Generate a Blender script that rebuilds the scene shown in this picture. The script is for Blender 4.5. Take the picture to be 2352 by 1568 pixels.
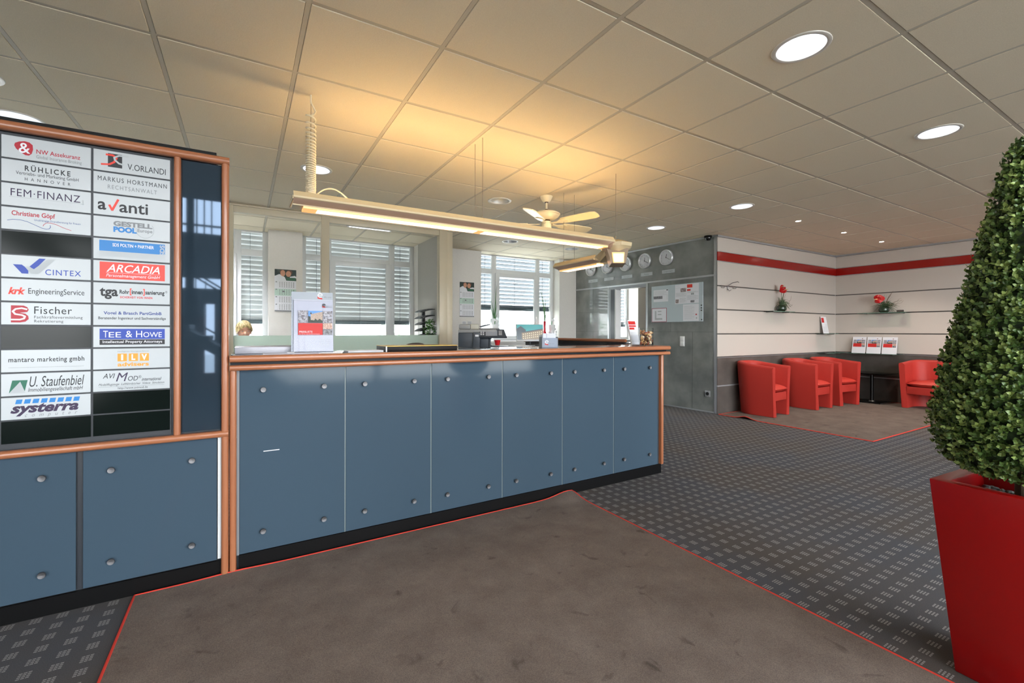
import bpy, bmesh, math, random
from mathutils import Vector, Matrix
for o in list(bpy.data.objects):
    bpy.data.objects.remove(o)
S = bpy.context.scene
C = S.collection
PI = math.pi
R = math.radians
# ------------------------------------------------------------------ camera
CAM_H, YAW, ROLL = 1.228, 0.5379, 0.0015
_c, _s = math.cos(YAW), math.sin(YAW)
_r, _u, _f = Vector((_c, -_s, 0)), Vector((0, 0, 1)), Vector((_s, _c, 0))
_R = _r * math.cos(ROLL) + _u * math.sin(ROLL)
_U = _u * math.cos(ROLL) - _r * math.sin(ROLL)
cam_data = bpy.data.cameras.new('camera')
cam_data.sensor_width = 36.0
cam_data.lens = 1031.7 / 2352 * 36
cam_data.shift_y = -(784 - 760.26) / 2352
cam_data.clip_start = 0.05
cam = bpy.data.objects.new('camera', cam_data)
C.objects.link(cam)
M = Matrix.Identity(4)
for i in range(3):
    M[i][0], M[i][1], M[i][2] = _R[i], _U[i], -_f[i]
M[2][3] = CAM_H
cam.matrix_world = M
S.camera = cam
# ------------------------------------------------------------------ view, world
S.view_settings.view_transform = 'Standard'
S.view_settings.look = 'None'
S.view_settings.gamma = 1.0
S.view_settings.use_curve_mapping = False
S.view_settings.exposure = 1.0
S.cycles.use_denoising = True
S.cycles.max_bounces = 8
S.cycles.diffuse_bounces = 6
S.cycles.glossy_bounces = 4
S.cycles.transmission_bounces = 4
S.cycles.transparent_max_bounces = 12
S.cycles.sample_clamp_indirect = 12.0
S.cycles.caustics_reflective = False
S.cycles.caustics_refractive = False
W = bpy.data.worlds.new('overcast_sky')
S.world = W
W.use_nodes = True
_n = W.node_tree.nodes
_bg = _n['Background']
_bg.inputs['Strength'].default_value = 7.0
_tc = _n.new('ShaderNodeTexCoord')
_sep = _n.new('ShaderNodeSeparateXYZ')
_cr = _n.new('ShaderNodeValToRGB')
_cr.color_ramp.elements[0].position = 0.42
_cr.color_ramp.elements[0].color = (0.92, 0.93, 0.93, 1)
_cr.color_ramp.elements[1].position = 0.56
_cr.color_ramp.elements[1].color = (0.93, 0.97, 1.0, 1)
_mr = _n.new('ShaderNodeMapRange')
_mr.inputs['From Min'].default_value = -1
W.node_tree.links.new(_tc.outputs['Generated'], _sep.inputs[0])
W.node_tree.links.new(_sep.outputs['Z'], _mr.inputs['Value'])
W.node_tree.links.new(_mr.outputs[0], _cr.inputs[0])
W.node_tree.links.new(_cr.outputs[0], _bg.inputs['Color'])

# ------------------------------------------------------------------ helpers
def lin(c):
    f = lambda v: (v / 255 / 12.92) if v / 255 <= 0.04045 else ((v / 255 + 0.055) / 1.055) ** 2.4
    return (f(c[0]), f(c[1]), f(c[2]), 1)
MATS = {}
def mat(name, col=(200, 200, 200), rough=0.5, metal=0.0, spec=0.5, coat=0.0, emit=None, estr=0.0, noise=None, bump=None, sheen=0.0, stint=None):
    """plain surface; noise=(scale, other colour, amount[, stretch]) mottles the base colour; bump=(scale, strength)"""
    if name in MATS:
        return MATS[name]
    m = bpy.data.materials.new(name); m.use_nodes = True
    nt = m.node_tree; b = nt.nodes['Principled BSDF']
    b.inputs['Base Color'].default_value = lin(col)
    b.inputs['Roughness'].default_value = rough
    b.inputs['Metallic'].default_value = metal
    b.inputs['Specular IOR Level'].default_value = spec
    b.inputs['Coat Weight'].default_value = coat
    if stint: b.inputs['Specular Tint'].default_value = lin(stint)
    b.inputs['Coat Roughness'].default_value = 0.05
    b.inputs['Sheen Weight'].default_value = sheen
    if emit:
        b.inputs['Emission Color'].default_value = lin(emit)
        b.inputs['Emission Strength'].default_value = estr
    if noise or bump:
        g = nt.nodes.new('ShaderNodeNewGeometry')
        mp = nt.nodes.new('ShaderNodeMapping')
        nt.links.new(g.outputs['Position'], mp.inputs[0])
    if noise:
        if len(noise) > 3:
            mp.inputs['Scale'].default_value = noise[3]
        t = nt.nodes.new('ShaderNodeTexNoise'); t.inputs['Scale'].default_value = noise[0]; t.inputs['Detail'].default_value = 5
        r = nt.nodes.new('ShaderNodeValToRGB')
        r.color_ramp.elements[0].position = 0.5 - 0.5 * (1 - noise[2]) - 0.001 if False else 0.35
        r.color_ramp.elements[1].position = 0.68
        a, o = lin(col), lin(noise[1])
        r.color_ramp.elements[0].color = a
        r.color_ramp.elements[1].color = [a[i] + (o[i] - a[i]) * noise[2] for i in range(3)] + [1]
        nt.links.new(mp.outputs[0], t.inputs['Vector']); nt.links.new(t.outputs[0], r.inputs[0])
        nt.links.new(r.outputs[0], b.inputs['Base Color'])
    if bump:
        t = nt.nodes.new('ShaderNodeTexNoise'); t.inputs['Scale'].default_value = bump[0]
        bp = nt.nodes.new('ShaderNodeBump'); bp.inputs['Strength'].default_value = bump[1]; bp.inputs['Distance'].default_value = 0.002
        nt.links.new(mp.outputs[0], t.inputs['Vector']); nt.links.new(t.outputs[0], bp.inputs['Height'])
        nt.links.new(bp.outputs[0], b.inputs['Normal'])
    MATS[name] = m
    return m
def glass(name, tint=(240, 250, 250), refl=0.10, frost=0.0, opacity=0.0):
    """thin pane: clear view plus a faint mirror image; frost adds a translucent white body"""
    if name in MATS:
        return MATS[name]
    m = bpy.data.materials.new(name); m.use_nodes = True
    nt = m.node_tree; nt.nodes.remove(nt.nodes['Principled BSDF'])
    out = nt.nodes['Material Output']
    tr = nt.nodes.new('ShaderNodeBsdfTransparent'); tr.inputs[0].default_value = lin(tint)
    gl = nt.nodes.new('ShaderNodeBsdfGlossy'); gl.inputs['Roughness'].default_value = 0.03
    mx = nt.nodes.new('ShaderNodeMixShader')
    fr = nt.nodes.new('ShaderNodeLayerWeight'); fr.inputs[0].default_value = refl
    nt.links.new(fr.outputs['Fresnel'], mx.inputs[0])
    body = tr
    if frost > 0:
        df = nt.nodes.new('ShaderNodeBsdfDiffuse'); df.inputs[0].default_value = lin(tint)
        tl = nt.nodes.new('ShaderNodeBsdfTranslucent'); tl.inputs[0].default_value = lin(tint)
        m2 = nt.nodes.new('ShaderNodeMixShader'); m2.inputs[0].default_value = 0.55
        nt.links.new(df.outputs[0], m2.inputs[1]); nt.links.new(tl.outputs[0], m2.inputs[2])
        m3 = nt.nodes.new('ShaderNodeMixShader'); m3.inputs[0].default_value = frost
        nt.links.new(tr.outputs[0], m3.inputs[1]); nt.links.new(m2.outputs[0], m3.inputs[2])
        body = m3
    nt.links.new(body.outputs[0], mx.inputs[1]); nt.links.new(gl.outputs[0], mx.inputs[2])
    nt.links.new(mx.outputs[0], out.inputs[0])
    MATS[name] = m
    return m

class MB:
    """collects shapes into one mesh; every shape takes the material it wears"""
    def __init__(self):
        self.bm = bmesh.new(); self.mats = []
    def mi(self, m):
        if m not in self.mats:
            self.mats.append(m)
        return self.mats.index(m)
    def faces(self, vs, fs, m, smooth=True, M=None):
        bv = [self.bm.verts.new((M @ Vector(v)) if M is not None else v) for v in vs]
        k = self.mi(m); out = []
        for f in fs:
            try:
                x = self.bm.faces.new([bv[i] for i in f])
            except ValueError:
                continue
            x.material_index = k; x.smooth = smooth; out.append(x)
        return bv, out
    def box(self, x0, x1, y0, y1, z0, z1, m, b=0.0, M=None, seg=2):
        vs = [(x, y, z) for x in (x0, x1) for y in (y0, y1) for z in (z0, z1)]
        fs = [(0, 1, 3, 2), (4, 6, 7, 5), (0, 4, 5, 1), (2, 3, 7, 6), (0, 2, 6, 4), (1, 5, 7, 3)]
        bv, bf = self.faces(vs, fs, m, True, M)
        if b > 0:
            es = list({e for f in bf for e in f.edges})
            r = bmesh.ops.bevel(self.bm, geom=es, offset=b, segments=seg, profile=0.5, affect='EDGES')
            k = self.mi(m)
            for f in r['faces']:
                f.material_index = k; f.smooth = True
        return self
    def rings(self, rings, m, closed=True, cap0=True, cap1=True, M=None, loop=False):
        """skins a list of equal-length rings of points"""
        n = len(rings[0]); vs = [p for r in rings for p in r]; fs = []
        L = len(rings)
        for i in range(L if loop else L - 1):
            a, b2 = i * n, ((i + 1) % L) * n
            for j in range(n if closed else n - 1):
                k = (j + 1) % n
                fs.append((a + j, a + k, b2 + k, b2 + j))
        if cap0 and not loop: fs.append(tuple(range(n - 1, -1, -1)))
        if cap1 and not loop: fs.append(tuple((L - 1) * n + j for j in range(n)))
        self.faces(vs, fs, m, True, M)
        return self
    def lathe(self, prof, m, c=(0, 0, 0), seg=24, M=None, caps=True):
        """turns (radius, height) pairs about z"""
        rg = [[(c[0] + max(r, 1e-5) * math.cos(2 * PI * j / seg), c[1] + max(r, 1e-5) * math.sin(2 * PI * j / seg), c[2] + z) for j in range(seg)] for r, z in prof]
        return self.rings(rg, m, True, caps, caps, M)
    def disc_y(self, cx, y, cz, prof, m, seg=24):
        """turns (radius, depth) pairs about an axis along -y (towards the viewer of a wall)"""
        rg = [[(cx + max(r, 1e-5) * math.cos(2 * PI * j / seg), y - d, cz + max(r, 1e-5) * math.sin(2 * PI * j / seg)) for j in range(seg)] for r, d in prof]
        return self.rings(rg, m)
    def tube(self, pts, r, m, seg=8, M=None, closed=False):
        pts = [Vector(p) for p in pts]; rg = []; n = len(pts); up = Vector((0, 0, 1)); prev = None
        rr = r if isinstance(r, (list, tuple)) else [r] * n
        for i, p in enumerate(pts):
            d = (pts[min(i + 1, n - 1)] - pts[max(i - 1, 0)])
            if closed: d = pts[(i + 1) % n] - pts[(i - 1) % n]
            d.normalize()
            if prev is None:
                a = up if abs(d.dot(up)) < 0.9 else Vector((1, 0, 0))
                e1 = d.cross(a).normalized()
            else:
                e1 = (prev - d * prev.dot(d)).normalized()
            prev = e1; e2 = d.cross(e1)
            rg.append([tuple(p + (e1 * math.cos(2 * PI * j / seg) + e2 * math.sin(2 * PI * j / seg)) * rr[i]) for j in range(seg)])
        return self.rings(rg, m, True, True, True, M, loop=closed)
    def prism(self, poly, axis, a0, a1, m, M=None):
        """extrudes a 2-D outline along x, y or z"""
        def P(p, t):
            return {'x': (t, p[0], p[1]), 'y': (p[0], t, p[1]), 'z': (p[0], p[1], t)}[axis]
        return self.rings([[P(p, a0) for p in poly], [P(p, a1) for p in poly]], m, True, True, True, M)
    def quad(self, x0, x1, z0, z1, y, m, t=0.0003):
        """a thin print lying on an upright face, facing -y"""
        return self.box(x0, x1, y - t, y, z0, z1, m)
    def text(self, s, x0, x1, z0, z1, y, m, shear=0.0, bold=0.0, space=1.0, M=None, t=0.0004, rot=False):
        me = text_mesh(s, shear, bold, space)
        xs = [v.co.x for v in me.vertices]; ys = [v.co.y for v in me.vertices]
        if not xs: return self
        ax, bx, ay, by = min(xs), max(xs), min(ys), max(ys)
        vs = []
        for v in me.vertices:
            u = (v.co.x - ax) / max(bx - ax, 1e-6); w = (v.co.y - ay) / max(by - ay, 1e-6)
            if rot: u, w = 1 - w, u
            vs.append((x0 + (x1 - x0) * u, y - t, z0 + (z1 - z0) * w))
        self.faces(vs, [tuple(p.vertices) for p in me.polygons], m, False, M)
        return self
    def build(self, name, parent=None, loc=None, rz=0.0, angle=35, normals=True):
        if normals:
            bmesh.ops.recalc_face_normals(self.bm, faces=self.bm.faces)
        me = bpy.data.meshes.new(name); self.bm.to_mesh(me); self.bm.free()
        for m in self.mats: me.materials.append(m)
        try:
            me.set_sharp_from_angle(angle=R(angle))
        except Exception:
            pass
        o = bpy.data.objects.new(name, me); C.objects.link(o)
        if parent is not None: o.parent = parent
        if loc is not None: o.location = loc
        o.rotation_euler = (0, 0, rz)
        return o
_TXT = {}
def text_mesh(s, shear, bold, space):
    k = (s, shear, bold, space)
    if k not in _TXT:
        cu = bpy.data.curves.new('lettering_outline', 'FONT'); cu.body = s; cu.shear = shear; cu.offset = bold; cu.space_character = space; cu.resolution_u = 3
        ob = bpy.data.objects.new('lettering_outline', cu); C.objects.link(ob)
        dg = bpy.context.evaluated_depsgraph_get()
        _TXT[k] = bpy.data.meshes.new_from_object(ob.evaluated_get(dg))
        bpy.data.objects.remove(ob); bpy.data.curves.remove(cu)
    return _TXT[k]
def tag(o, label, cat, group=None, kind=None):
    o['label'] = label; o['category'] = cat
    if group: o['group'] = group
    if kind: o['kind'] = kind
    return o
def thing(name, label, cat, loc=(0, 0, 0), rz=0.0, group=None):
    o = bpy.data.objects.new(name, None); C.objects.link(o); o.empty_display_size = 0.1
    o.location = loc; o.rotation_euler = (0, 0, rz)
    return tag(o, label, cat, group)
def struct(mb, name, parent=None, label=None, **k):
    o = mb.build(name, parent, **k)
    if parent is None:
        o['kind'] = 'structure'
        if label: o['label'] = label; o['category'] = name.split('_')[0]
    return o
def lab(o, label):
    o['label'] = label; return o
def copy_tree(o, parent=None):
    c = o.copy(); C.objects.link(c)
    if parent is not None: c.parent = parent
    for ch in list(o.children): copy_tree(ch, c)
    return c

# ------------------------------------------------------------------ materials
def wood(name, axis):
    """orange beech with fine streaks running along one axis"""
    st = {'x': (2, 180, 180), 'y': (180, 2, 180), 'z': (180, 180, 2)}[axis]
    return mat(name, (168, 108, 75), 0.3, spec=0.5, coat=0.25, noise=(1.0, (148, 90, 60), 0.7, st))
WX, WY, WZ = wood('beech_along_x', 'x'), wood('beech_along_y', 'y'), wood('beech_along_z', 'z')
BLUE = mat('blue_grey_backed_glass', (63, 80, 94), 0.08, spec=0.28)
BLACK = mat('black_plinth', (6, 6, 7), 0.4, spec=0.25)
DARK = mat('anthracite_trim', (44, 48, 54), 0.4)
STEEL = mat('brushed_steel', (158, 158, 160), 0.36, metal=1.0, bump=(900, 0.15))
ALU = mat('satin_aluminium', (188, 192, 196), 0.38, metal=0.6)
WHITE = mat('white_paint', (226, 226, 224), 0.5)
WFRAME = mat('white_window_frame', (208, 211, 213), 0.35)
PAPER = mat('white_paper', (224, 226, 232), 0.6)
CREAM = mat('cream_enamel', (222, 210, 170), 0.4)
RED = mat('red_print', (200, 40, 38), 0.5)
INK = mat('black_ink', (30, 32, 38), 0.5)
GREYINK = mat('grey_ink', (120, 124, 128), 0.5)
BLUEINK = mat('blue_ink', (34, 60, 130), 0.5)
# ------------------------------------------------------------------ carpet floor
def expr(nt, op, a, b=None, c=None):
    n = nt.nodes.new('ShaderNodeMath'); n.operation = op
    for i, v in enumerate((a, b, c)):
        if v is None: continue
        if isinstance(v, (int, float)): n.inputs[i].default_value = v
        else: nt.links.new(v, n.inputs[i])
    return n.outputs[0]
def mixcol(nt, fac, a, b):
    n = nt.nodes.new('ShaderNodeMix'); n.data_type = 'RGBA'
    nt.links.new(fac, n.inputs['Factor'])
    for s, v in (('A', a), ('B', b)):
        i = [x for x in n.inputs if x.name == s and x.type == 'RGBA'][0]
        if isinstance(v, tuple): i.default_value = v
        else: nt.links.new(v, i)
    return [x for x in n.outputs if x.type == 'RGBA'][0]
def carpet():
    m = mat('dotted_carpet', (70, 71, 78), 0.9, spec=0.15)
    nt = m.node_tree; b = nt.nodes['Principled BSDF']
    g = nt.nodes.new('ShaderNodeNewGeometry'); sp = nt.nodes.new('ShaderNodeSeparateXYZ')
    nt.links.new(g.outputs['Position'], sp.inputs[0])
    def cell(axis, org, pitch):          # signed distance (m) from the nearest motif centre
        t = expr(nt, 'ADD', expr(nt, 'DIVIDE', expr(nt, 'SUBTRACT', sp.outputs[axis], org), pitch), 0.5)
        return expr(nt, 'MULTIPLY', expr(nt, 'SUBTRACT', expr(nt, 'FRACT', t), 0.5), pitch)
    u, v = cell('X', 2.1645, 0.0834), cell('Y', 0.9044, 0.0798)
    def dashes(w, half, pitch, length, shift):
        inside = expr(nt, 'LESS_THAN', expr(nt, 'ABSOLUTE', w), half)
        f = expr(nt, 'FRACT', expr(nt, 'ADD', expr(nt, 'DIVIDE', w, pitch), shift))
        d = expr(nt, 'ABSOLUTE', expr(nt, 'SUBTRACT', f, 0.5))
        return expr(nt, 'MULTIPLY', inside, expr(nt, 'LESS_THAN', d, length / pitch / 2))
    mask = expr(nt, 'MULTIPLY', dashes(u, 0.0185, 0.0125, 0.0098, 0.5), dashes(v, 0.0205, 0.0105, 0.0058, 0.0))
    big = nt.nodes.new('ShaderNodeTexNoise'); big.inputs['Scale'].default_value = 1.1; big.inputs['Detail'].default_value = 3
    fine = nt.nodes.new('ShaderNodeTexNoise'); fine.inputs['Scale'].default_value = 420; fine.inputs['Detail'].default_value = 2
    nt.links.new(g.outputs['Position'], big.inputs['Vector']); nt.links.new(g.outputs['Position'], fine.inputs['Vector'])
    rp = nt.nodes.new('ShaderNodeValToRGB'); rp.color_ramp.elements[0].position = 0.38; rp.color_ramp.elements[1].position = 0.62
    rp.color_ramp.elements[0].color = lin((84, 80, 78)); rp.color_ramp.elements[1].color = lin((79, 81, 87))
    nt.links.new(big.outputs[0], rp.inputs[0])
    rf = nt.nodes.new('ShaderNodeMapRange'); rf.inputs['From Min'].default_value = 0.3; rf.inputs['From Max'].default_value = 0.7; rf.inputs['To Min'].default_value = 0.72; rf.inputs['To Max'].default_value = 1.25
    nt.links.new(fine.outputs[0], rf.inputs['Value'])
    base = nt.nodes.new('ShaderNodeVectorMath'); base.operation = 'SCALE'
    nt.links.new(mixcol(nt, mask, rp.outputs[0], lin((146, 144, 144))), base.inputs[0]); nt.links.new(rf.outputs[0], base.inputs['Scale'])
    nt.links.new(base.outputs[0], b.inputs['Base Color'])
    return m
CARPET = carpet()
mb = MB(); mb.box(-4.0, 9.9, -5.3, 7.62, -0.1, 0.0, CARPET)
struct(mb, 'floor', label='dark blue grey carpet with a grid of small pale dash motifs')

# ------------------------------------------------------------------ ceiling: lattice of bars, tiles, downlight openings
CEIL = 2.677
TX0, TXP, TY0, TYP = 0.243, 0.625, 2.1516, 0.6277
TILE = mat('mineral_fibre_tile', (230, 218, 195), 0.75, spec=0.2, bump=(160, 0.35), noise=(220, (214, 202, 179), 0.6))
BAR = mat('ceiling_bar', (196, 188, 172), 0.6, spec=0.3)
VOID = mat('ceiling_void', (40, 38, 36), 0.9)
DL = [(2.43, 1.21, 1), (4.305, 1.21, 1), (6.18, 1.21, 1), (4.93, 3.093, 1), (4.93, 4.348, 1), (0.555, 4.348, 1), (2.43, 4.348, 0),
      (3.68, 6.232, 0), (4.93, 6.232, 0), (-1.32, 3.721, 1), (-1.32, 4.348, 1)]
HOLE = 0.112
mb = MB()
CX0, CX1, CY0, CY1 = -4.0, 9.67, -0.5, 7.52
mb.box(CX0 - 0.1, CX1 + 0.2, CY0 - 0.1, CY1 + 0.1, 2.86, 2.95, VOID)
for k in range(-7, 17):
    x = TX0 + TXP * k
    if CX0 < x < CX1: mb.box(x - 0.0105, x + 0.0105, CY0, CY1, 2.6745, 2.69, BAR)
for j in range(-8, 10):
    y = TY0 + TYP * j
    if CY0 < y < CY1: mb.box(CX0, CX1, y - 0.0105, y + 0.0105, 2.6748, 2.69, BAR)
for k in range(-8, 17):
    for j in range(-9, 10):
        x0, x1 = max(TX0 + TXP * k + 0.0125, CX0), min(TX0 + TXP * (k + 1) - 0.0125, CX1)
        y0, y1 = max(TY0 + TYP * j + 0.0125, CY0), min(TY0 + TYP * (j + 1) - 0.0125, CY1)
        if x1 - x0 < 0.03 or y1 - y0 < 0.03: continue
        hole = [d for d in DL if x0 < d[0] < x1 and y0 < d[1] < y1]
        if not hole:
            mb.box(x0, x1, y0, y1, 2.672, 2.70, TILE, b=0.002, seg=1)
        else:
            hx, hy = hole[0][0], hole[0][1]; n = 32; sq = []; ci = []
            for i in range(n):
                a = 2 * PI * i / n + PI / 4; ca, sa = math.cos(a), math.sin(a)
                t = 1 / max(abs(ca), abs(sa))
                sx = (x1 - hx if ca > 0 else hx - x0); sy = (y1 - hy if sa > 0 else hy - y0)
                sq.append((hx + ca * t * sx, hy + sa * t * sy)); ci.append((hx + HOLE * ca, hy + HOLE * sa))
            mb.rings([[(p[0], p[1], 2.70) for p in sq], [(p[0], p[1], 2.672) for p in sq], [(p[0], p[1], 2.672) for p in ci], [(p[0], p[1], 2.70) for p in ci]], TILE, True, False, False)
struct(mb, 'ceiling', label='suspended ceiling of pale square mineral fibre tiles')

# ------------------------------------------------------------------ window wall at the back
PLASTER = mat('pale_plaster', (220, 217, 212), 0.65, noise=(60, (212, 208, 203), 0.5))
mb = MB()
for x0, x1 in ((-4.0, -3.70), (-1.905, -1.465), (0.297, 0.74), (2.50, 3.685), (5.446, 5.88), (7.66, 9.66)):
    mb.box(x0, x1, 7.27, 7.62, 0, 2.87, PLASTER)
for x0, x1 in ((-3.70, -1.90), (-1.48, 0.323), (0.73, 2.51), (3.685, 5.465), (5.88, 7.66)):
    mb.box(x0, x1, 7.44, 7.62, 0, 0.97, PLASTER); mb.box(x0, x1, 7.50, 7.62, 2.68, 2.87, PLASTER)
struct(mb, 'wall_window', label='pale window wall with deep plaster piers')
GLASS = glass('window_glass', (252, 254, 254), 0.05)
SLAT = mat('blind_slat', (186, 188, 188), 0.4)
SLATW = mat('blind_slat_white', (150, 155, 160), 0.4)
RAILM = mat('blind_bottom_rail', (78, 88, 92), 0.4, metal=0.4)
WLAB = {1: 'white framed window behind the seated person, blind nearly closed', 2: 'wide white framed office window left of the letter trays, blind nearly closed', 3: 'white framed window behind copier and monitor with bright half open blind', 4: 'white framed window seen through the doorway of the slate wall', 5: 'unseen white framed window added to daylight the far left of the back office'}
def window(n, dx, blind_z, tilt, slat, only_right=False):
    mb = MB(); Y0, Y1 = 7.485, 7.54
    X0, X1 = 0.735 + dx, 2.508 + dx
    xs = [(0.81, 1.077), (1.172, 2.08), (2.168, 2.435)]
    if only_right: xs = xs[2:]; X0 = 2.075 + dx
    xs = [(a + dx, b2 + dx) for a, b2 in xs]
    # upright members, then cross members
    ups = [X0] + [v for p in xs for v in p] + [X1]
    for i in range(0, len(ups), 2): mb.box(ups[i], ups[i + 1], Y0, Y1, 1.045, 2.677, WFRAME, b=0.004)
    for a, b2 in xs:
        wide = b2 - a > 0.5
        mb.box(a, b2, Y0, Y1, 2.648, 2.677, WFRAME); mb.box(a, b2, Y0, Y1, 2.308, 2.403, WFRAME, b=0.004); mb.box(a, b2, Y0, Y1, 1.045, 1.10, WFRAME)
    fr = struct(mb, 'window_%d' % n, label=WLAB[n])
    fr['category'] = 'window'
    mb = MB()
    for a, b2 in xs:
        if b2 - a > 0.5:      # opening casement stands proud of the frame
            for q in ((a - 0.03, a + 0.058, 1.06, 2.33), (b2 - 0.062, b2 + 0.03, 1.06, 2.33)): mb.box(q[0], q[1], 7.455, 7.50, q[2], q[3], WFRAME, b=0.006)
            mb.box(a, b2, 7.456, 7.50, 2.256, 2.33, WFRAME, b=0.006); mb.box(a, b2, 7.456, 7.50, 1.06, 1.14, WFRAME, b=0.006)
    if len(xs) > 1: mb.build('casement', fr)
    mb = MB()
    for a, b2 in xs: mb.box(a, b2, 7.512, 7.518, 1.10, 2.648, GLASS)
    mb.build('pane', fr)
    mb = MB(); z = 2.64; p = 0.0725; w = 0.042
    for a, b2 in ((X0 + 0.02, X1 - 0.02),):
        z = 2.65
        while z > blind_z + 0.07:
            cy, sy = math.cos(tilt) * w, math.sin(tilt) * w
            prof = []
            for t in (-1, -0.5, 0, 0.5, 1):
                bow = 0.006 * (1 - t * t)
                prof.append((7.60 + t * cy + bow * math.sin(tilt), z + t * sy + bow * math.cos(tilt)))
            top = [(y, zz + 0.0012) for y, zz in prof]
            mb.prism(prof + top[::-1], 'x', a, b2, slat)
            z -= p
        mb.box(a, b2, 7.575, 7.625, blind_z, blind_z + 0.06, RAILM, b=0.004)
        for xx in [q + (b2 - a) * f for q in (a,) for f in ((0.12, 0.5, 0.88) if not only_right else (0.75,))]:
            mb.tube([(xx, 7.555, blind_z), (xx, 7.555, 2.66)], 0.0025, RAILM, 6)
    mb.build('venetian_blind', fr)
    if not only_right:
        mb = MB(); hx = xs[1][1] - 0.015; hz = 1.62 if dx != 0 else 2.0
        hz = 1.50 if dx > 1 else 1.75
        mb.box(hx - 0.014, hx + 0.014, 7.443, 7.458, hz - 0.035, hz + 0.035, WHITE, b=0.004); mb.box(hx - 0.009, hx + 0.009, 7.418, 7.432, hz - 0.12, hz + 0.01, WHITE, b=0.004); mb.box(hx - 0.008, hx + 0.008, 7.425, 7.45, hz - 0.01, hz + 0.01, WHITE)
        mb.build('window_handle', fr)
    mb = MB(); mb.box(max(X0 - 0.0, X0), X1, 7.28, 7.49, 1.0, 1.045, WHITE, b=0.006); mb.box(X0, X1, 7.30, 7.315, 0.93, 1.0, WHITE)
    mb.build('window_sill', fr)
    return fr
window(5, -4.43, 2.30, R(-74), SLAT)  # unseen window with a raised blind, added to bring daylight into the office
window(1, -2.204, 1.33, R(-74), SLAT)
window(2, 0.0, 1.335, R(-74), SLAT)
window(3, 2.943, 1.63, R(-41), SLATW)
window(4, 5.09, 1.33, R(-40), SLATW, True)

# ------------------------------------------------------------------ slate grey clock wall
SLATE = mat('slate_laminate', (108, 112, 111), 0.3, spec=0.45, coat=0.7, noise=(3.2, (144, 147, 144), 0.9))
DOORM = mat('grey_door_frame', (150, 156, 162), 0.4)
G0, G1 = Vector((6.06, 4.2, 0)), Vector((5.87, 7.3, 0))
GA = math.atan2((G0 - G1).y, (G0 - G1).x)          # wall items: local x along the wall to the viewer's right, -y faces the room
def gpos(y, z=0.0, off=0.0):
    t = (y - G0.y) / (G1.y - G0.y); p = G0 + (G1 - G0) * t
    n = Vector((math.sin(GA), -math.cos(GA), 0))
    return (p.x + n.x * off, p.y + n.y * off, z)
GL = (G1 - G0).length
def gx(y): return (G1.y - y) / (G1.y - G0.y) * GL  # local x, measured from the far end
mb = MB(); T = 0.12
for a, b2, z0, z1 in ((0, gx(6.19), 0, CEIL), (gx(6.19), gx(5.50), 2.0, CEIL), (gx(5.50), GL - 0.0, 0, CEIL)):
    mb.box(a, b2, 0, T, z0, z1, SLATE)
wall_g = struct(mb, 'wall_clock', label='slate grey laminate wall with doorway and clocks', loc=tuple(G1), rz=GA)
mb = MB()
ST = ALU
for a, b2, z0, z1 in ((0, GL, 2.058, 2.086), (0, GL, 2.645, CEIL), (gx(6.389), gx(6.345), 0, 2.06), (gx(5.484), gx(5.452), 0, 2.06), (GL - 0.038, GL + 0.006, 0, CEIL), (gx(5.452), GL, 0.0, 0.022)):
    mb.box(a, b2, -0.006, 0.0, z0, z1, ST, b=0.001)
mb.box(GL - 0.001, GL + 0.006, -0.006, 0.12, 0, CEIL, ST)
lab(mb.build('trim_strip', wall_g), 'satin aluminium strips dividing the slate wall')
mb = MB(); SEAM = mat('panel_seam', (66, 70, 70), 0.4)
for a, b2, z0, z1 in ((gx(5.452), GL - 0.04, 1.219, 1.222), (0, gx(6.389), 1.60, 1.603), (0, gx(6.389), 1.22, 1.223), (gx(6.95), gx(6.95) + 0.003, 1.22, 1.60), (gx(6.60), gx(6.60) + 0.003, 1.22, 1.60), (gx(6.78), gx(6.78) + 0.003, 1.60, 2.058), (gx(6.78), gx(6.78) + 0.003, 0, 1.22), (gx(4.6), gx(4.6) + 0.003, 0, 1.22), (gx(5.0), gx(5.0) + 0.003, 1.22, 2.058)): mb.box(a, b2, -0.0008, 0.0, z0, z1, SEAM)
mb.build('panel_seam', wall_g)
mb = MB()
mb.box(gx(6.345), gx(6.19), -0.004, 0.0, 0, 2.058, DOORM); mb.box(gx(5.50), gx(5.484), -0.004, 0.0, 0, 2.058, DOORM); mb.box(gx(6.19), gx(5.50), -0.004, 0.0, 2.0, 2.058, DOORM)
mb.box(gx(6.306), gx(6.205), -0.008, -0.003, 0, 2.01, mat('slate_dark', (62, 66, 72), 0.35)); mb.box(gx(6.2), gx(6.176), -0.014, 0.13, 0, 2.01, WHITE)
mb.build('door_frame', wall_g)
# open leaf standing in the next room
mb = MB(); mb.box(gx(5.50) - 0.045, gx(5.50) - 0.005, 0.13, 0.85, 0.01, 1.98, mat('door_leaf', (176, 176, 182), 0.35), b=0.003)
dl = mb.build('door_1', None, tuple(G1), GA); dl['kind'] = 'structure'; dl['label'] = 'pale door leaf standing open into the next room'; dl['category'] = 'door'
mb = MB(); mb.tube([(gx(5.50) - 0.05, 0.78, 1.03), (gx(5.50) - 0.09, 0.78, 1.03), (gx(5.50) - 0.09, 0.66, 1.03)], 0.009, STEEL); mb.build('door_handle', dl)

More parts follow.
